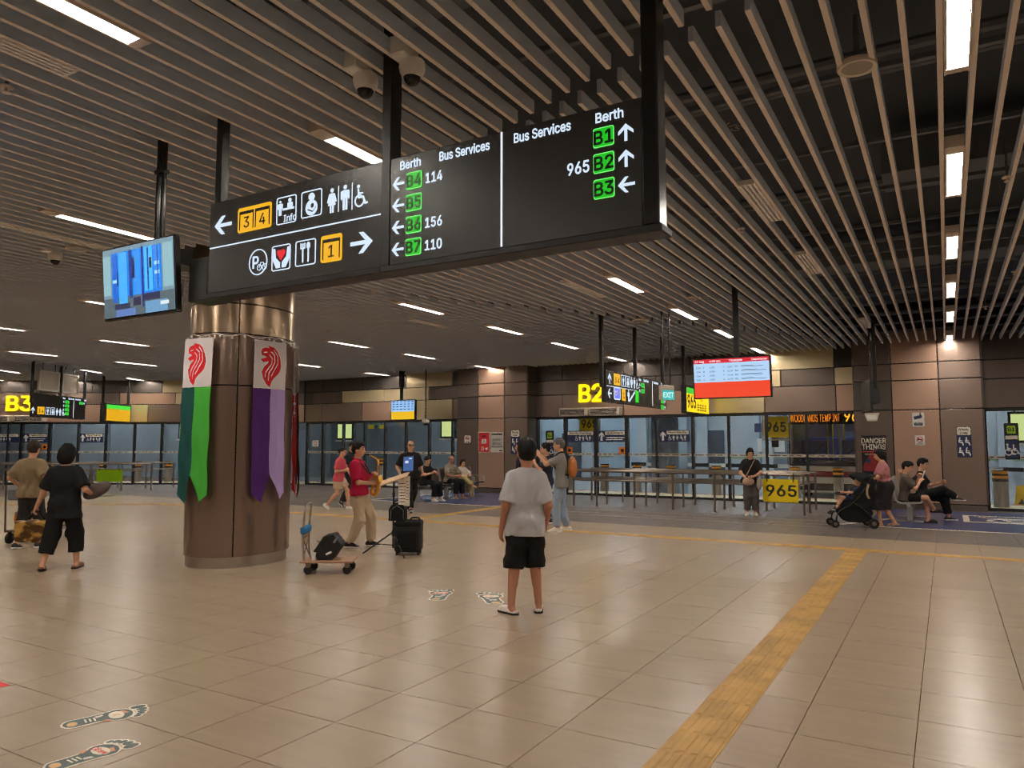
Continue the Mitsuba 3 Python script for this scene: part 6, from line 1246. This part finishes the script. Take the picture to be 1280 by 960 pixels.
add(k + '__body', blob(lambda P: ell(P, bc, (.15, .07, .10)) - .015 * (meshkit.fbm(P * 12, 2) - .5), bc - .25, bc + .25, .011, Wq), 'mat_bag_beige', True); add(k + '__strap', tube([Wq(x) for x in curve([bc + [.1, 0, .08], np.array([.02, .17, 1.18]), np.array([-.1, .08, 1.41]), np.array([-.12, -.05, 1.4]), np.array([.0, -.16, 1.1]), bc + [.12, -.1, .06]], 24)], .009, 6), 'mat_bag_beige', True)
k = thing('plastic_bag', 'small grey carrier bag hanging from the arm of the woman at the railing', 'bag'); bc = np.array([-.2, .19, .80]); add(k + '__body', blob(lambda P: ell(P, bc, (.075, .05, .16)) + .03 * (meshkit.fbm(P * 14, 2) - .5), bc - .25, bc + .25, .011, Wq), 'mat_bollard', True); add(k + '__handle', tube([Wq(x) for x in curve([bc + [0, 0, .13], bc + [.02, 0, .22], bc + [.05, 0, .13]], 8)], .008, 6), 'mat_bollard', True)
Q = PX['phone']; Wq = Q['W']; k = thing('phone', 'pale phone in the hand of the seated man in brown', 'phone'); Fp = Fr(Wq(Q['wL'] + np.array([.04, .09, .07])), Q['RW'] @ [.9, -.3, 0], (0.35, .1, 1)); add(k + '__case', Fp.cbox(-.04, .04, -.08, .08, -.005, .005, .003), 'mat_white'); add(k + '__screen', Fp.box(-.035, .035, -.07, .07, .005, .0055), 'mat_black', **glow((150, 160, 170), .5))
Q = PX['companion']; k = thing('sunglasses', 'dark sunglasses on the man behind the woman in pink', 'glasses')
for e in (-1, 1): c = Q['W'](Q['hc'] + Q['RH'] @ np.array([e * .033, .1, .012])); add(k + '__lens', trimesh.creation.icosphere(2, 1.0).apply_scale((.028, .02, .022)).apply_translation(c), 'mat_black_gloss', True)
add(k + '__bridge', tube([Q['W'](Q['hc'] + Q['RH'] @ np.array(p)) for p in ((-.082, .0, .018), (-.07, .085, .02), (0, .112, .02), (.07, .085, .02), (.082, .0, .018))], .005, 6), 'mat_black')
Q = PX['walker']; k = thing('glasses', 'thin framed glasses on the striding man in black', 'glasses')
for e in (-1, 1): add(k + '__lens_rim', tube([Q['W'](Q['hc'] + Q['RH'] @ np.array([e * .034 + .026 * math.cos(t), .108, .01 + .02 * math.sin(t)])) for t in np.linspace(0, 2 * math.pi, 14)], .004, 6), 'mat_black')
add(k + '__bridge', tube([Q['W'](Q['hc'] + Q['RH'] @ np.array(p)) for p in ((-.082, .0, .016), (-.062, .105, .014), (0, .118, .018), (.062, .105, .014), (.082, .0, .016))], .004, 6), 'mat_black')

# stroller with the child, in the frame of the child: y forward
Q = PX['child']; RWc = Q['RW']; org = np.array([-1.70, 16.38, 0]); Ws = lambda P: np.asarray(P, float) @ RWc.T + org
k = thing('stroller', 'black baby stroller with a raised hood pushed to the left', 'stroller')
def st(pts, r, m='mat_black', nm='frame', n=8): return add(k + '__' + nm, tube([Ws(p) for p in pts], r, n), m, True)
for e in (-1, 1):
    x = e * .24
    st(curve([(x, .34, .12), (x, .22, .36), (x, -.02, .52), (x, -.26, .86), (x, -.40, 1.02)], 20), .015); st(curve([(x, -.36, .13), (x, -.2, .34), (x, .02, .5)], 10), .014)
    for y, r in ((.36, .075), (-.35, .095)):
        c = np.array([x, y, r]); add(k + '__wheel', [rod(Ws(c - [.03, 0, 0]), Ws(c + [.03, 0, 0]), r, 20)], 'mat_rubber', 40); add(k + '__hub', [rod(Ws(c - [.033, 0, 0]), Ws(c + [.033, 0, 0]), r * .45, 14)], 'mat_steel', 40)
st([(-.24, -.40, 1.02), (.24, -.40, 1.02)], .02, 'mat_rubber', 'handlebar', 10); st(curve([(-.2, .14, .66), (-.14, .27, .66), (.14, .27, .66), (.2, .14, .66)], 14), .018, 'mat_rubber', 'bumper_bar')
def hood(P):
    c = np.array([0, -.16, .84]); d = ell(P, c, (.255, .30, .25)); d = np.maximum(d, -(ell(P, c, (.23, .275, .225)))); d = np.maximum(d, (P - c) @ np.array([0, .62, -.78]) + .03); return np.maximum(d, (P - c) @ np.array([0, .9, .1]) - .24)
me = sdf_mesh(hood, (-.32, -.5, .5), (.32, .3, 1.16), .009, 1); me.vertices = Ws(me.vertices); add(k + '__hood', me, 'mat_k_black', True)
def slab(poly, x0, x1, nm, m='mat_k_black'):
    me = trimesh.creation.extrude_polygon(poly, x1 - x0, engine='earcut'); v = me.vertices.copy(); me.vertices = Ws(np.stack([x0 + v[:, 2], v[:, 0], v[:, 1]], 1)); me.invert() if me.volume < 0 else None; return add(k + '__' + nm, me, m, 30)
side = Polygon([(.2, .40), (.2, .50), (.06, .52), (-.08, .72), (-.2, .98), (-.36, 1.0), (-.42, .62), (-.3, .38)]).buffer(-.02).buffer(.02)
slab(Polygon([(.2, .40), (.2, .455), (-.14, .47), (-.34, .98), (-.38, .98), (-.36, .6), (-.24, .40)]), -.2, .2, 'seat_shell'); slab(side, -.235, -.215, 'side_panel'); slab(side, .215, .235, 'side_panel')
slab(Polygon([(.3, .34), (.24, .4), (-.3, .42), (-.36, .3), (-.26, .13), (-.1, .1), (.14, .12)]).buffer(-.03).buffer(.03), -.21, .21, 'basket'); slab(Polygon([(.18, .45), (.42, .27), (.43, .25), (.18, .41)]), -.17, .17, 'footrest')
for e in (-1, 1): st(curve([(e * .255, -.28, .86), (e * .26, -.24, .70), (e * .255, -.28, .58)], 8), .022, 'mat_tan', 'side_strap')

# luggage cart at the left edge
k = thing('luggage_cart', 'luggage cart with goods pushed by the man in olive, at the left edge', 'cart'); Fl = Fr((-13.52, 6.98, 0), (.5, -.86, 0))
def lt(pts, r, nm='frame', m='mat_steel'): return add(k + '__' + nm, tube([Fl.P(*p) for p in pts], r, 8), m, True)
for w in (-.3, .3): lt([(-.5, .2, w), (.42, .2, w)], .016); lt([(.42, .2, w), (.5, 1.0, w * .9)], .016)
lt([(.5, 1.0, -.27), (.5, 1.0, .27)], .02, 'push_bar', 'mat_rubber'); add(k + '__base', Fl.cbox(-.5, .42, .19, .23, -.3, .3, .008), 'mat_steel'); add(k + '__basket', Fl.cbox(.3, .48, .72, .9, -.26, .26, .02), 'mat_duct')
for u in (-.42, .36):
    for w in (-.26, .26): c = Fl.P(u, .085, w); add(k + '__wheel', [rod(c - Fl.n * .025, c + Fl.n * .025, .085, 16), Fl.box(u - .02, u + .02, .08, .2, w - .02, w + .02)], 'mat_rubber', 40)
k = thing('carton', 'orange and brown carton lying on the luggage cart', 'box'); add(k + '__box', Fl.cbox(-.4, .3, .235, .52, -.24, .24, .01), 'mat_tan'); add(k + '__stripe', Fl.box(-.402, .302, .36, .46, -.242, .242), 'mat_orange'); add(k + '__lid', Fl.cbox(-.38, .28, .52, .53, -.22, .22, .004), 'mat_tan')

# footprint stickers on the floor and the tip of a red arrow
mat('foot_grey', lin(96, 106, 104), .6); mat('foot_white', lin(222, 210, 192), .6); mat('foot_sand', lin(214, 176, 128), .6); mat('foot_peach', lin(214, 150, 120), .6); mat('foot_dark', lin(70, 74, 74), .6)
def footprint(label, p, q, flip):
    """sticker from the heel p to the toes q"""
    p, q = np.array(p), np.array(q); d = q - p; L = np.linalg.norm(d); F = Fr((*p, .001), (d[1], -d[0], 0), (*d, 0)); g = lambda s: affinity.scale(s, (-1 if flip else 1) * L, L, origin=(0, 0))
    k = thing('footprint_sticker', label, 'floor sticker', 'footprint stickers on the floor')
    sole = unary_union([move(Point(0, 0).buffer(1), 0, .13, .135, .13), Polygon([(-.13, .15), (.13, .14), (.10, .38), (.17, .62), (-.2, .62), (-.15, .38)]), move(Point(0, 0).buffer(1), -.015, .63, .2, .16)]).buffer(.03).buffer(-.03)
    toes = [move(Point(0, 0).buffer(1), u, v, a, b) for u, v, a, b in ((-.165, .885, .062, .09), (-.055, .91, .045, .066), (.035, .895, .04, .058), (.11, .86, .036, .052), (.175, .81, .034, .046))]
    add(k + '__border', F.shape(g(unary_union([sole.buffer(.025)] + [t.buffer(.024) for t in toes])), .0012), 'mat_foot_white'); add(k + '__sole', F.shape(g(sole), .0006, .0012), 'mat_foot_grey')
    for t in toes: add(k + '__toe', F.shape(g(t), .0006, .0012), 'mat_foot_grey')
    up = .0018
    add(k + '__label_oval', F.shape(g(move(Point(0, 0).buffer(1), -.01, .6, .145, .09)), .0005, up), 'mat_foot_white'); add(k + '__heel_spot', F.shape(g(move(Point(0, 0).buffer(1), .02, .1, .08, .06)), .0005, up), 'mat_foot_sand')
    add(k + '__patch', F.shape(g(Polygon([(-.16, .7), (-.02, .75), (-.02, .7), (-.14, .66)])), .0005, up), 'mat_foot_peach'); add(k + '__patch', F.shape(g(Polygon([(.17, .5), (.14, .42), (.09, .44), (.13, .52)])), .0005, up), 'mat_foot_peach'); add(k + '__patch', F.shape(g(Polygon([(-.13, .46), (-.1, .36), (-.04, .38), (-.07, .46)])), .0005, up), 'mat_notice')
    m = meshkit.text_mesh('Giraw' if flip else 'K', .04 * L / .5, .0005, True); m.apply_translation(-m.bounds.mean(0)); m.apply_translation([0, .6 * L, up + .0008]); add(k + '__lettering', F.put(m), 'mat_red' if flip else 'mat_foot_sand')
    for j in range(3): add(k + '__small_print', F.shape(g(sbox(-.07, .24 + .05 * j, .06, .262 + .05 * j)), .0005, up), 'mat_foot_white')
a, b = at_z(58, 962, 0)[:2], at_z(166, 925, 0)[:2]; footprint('footprint sticker on the floor, nearest of four, with red lettering', a, b, True)
a, b = at_z(78, 908, 0)[:2], at_z(188, 886, 0)[:2]; footprint('footprint sticker on the floor, second nearest, with a sand coloured oval', a, b, False)
a, b = at_z(545, 747, 0)[:2], at_z(555, 737.5, 0)[:2]; footprint('footprint sticker on the floor left of the man in white slides', at_z(546, 750.5, 0)[:2], at_z(552, 736.5, 0)[:2], True); footprint('footprint sticker on the floor partly behind the white slides', at_z(619, 755, 0)[:2], at_z(612, 740, 0)[:2], False)
k = thing('floor_arrow', 'red tip of a floor arrow sticker at the left edge', 'floor sticker'); a, b, c = (at_z(*p, 0.001) for p in ((13, 856.5), (-30, 842), (-40, 868)))
add(k, trimesh.Trimesh([a, b, c, a + [0, 0, .001], b + [0, 0, .001], c + [0, 0, .001]]).convex_hull, 'mat_red')
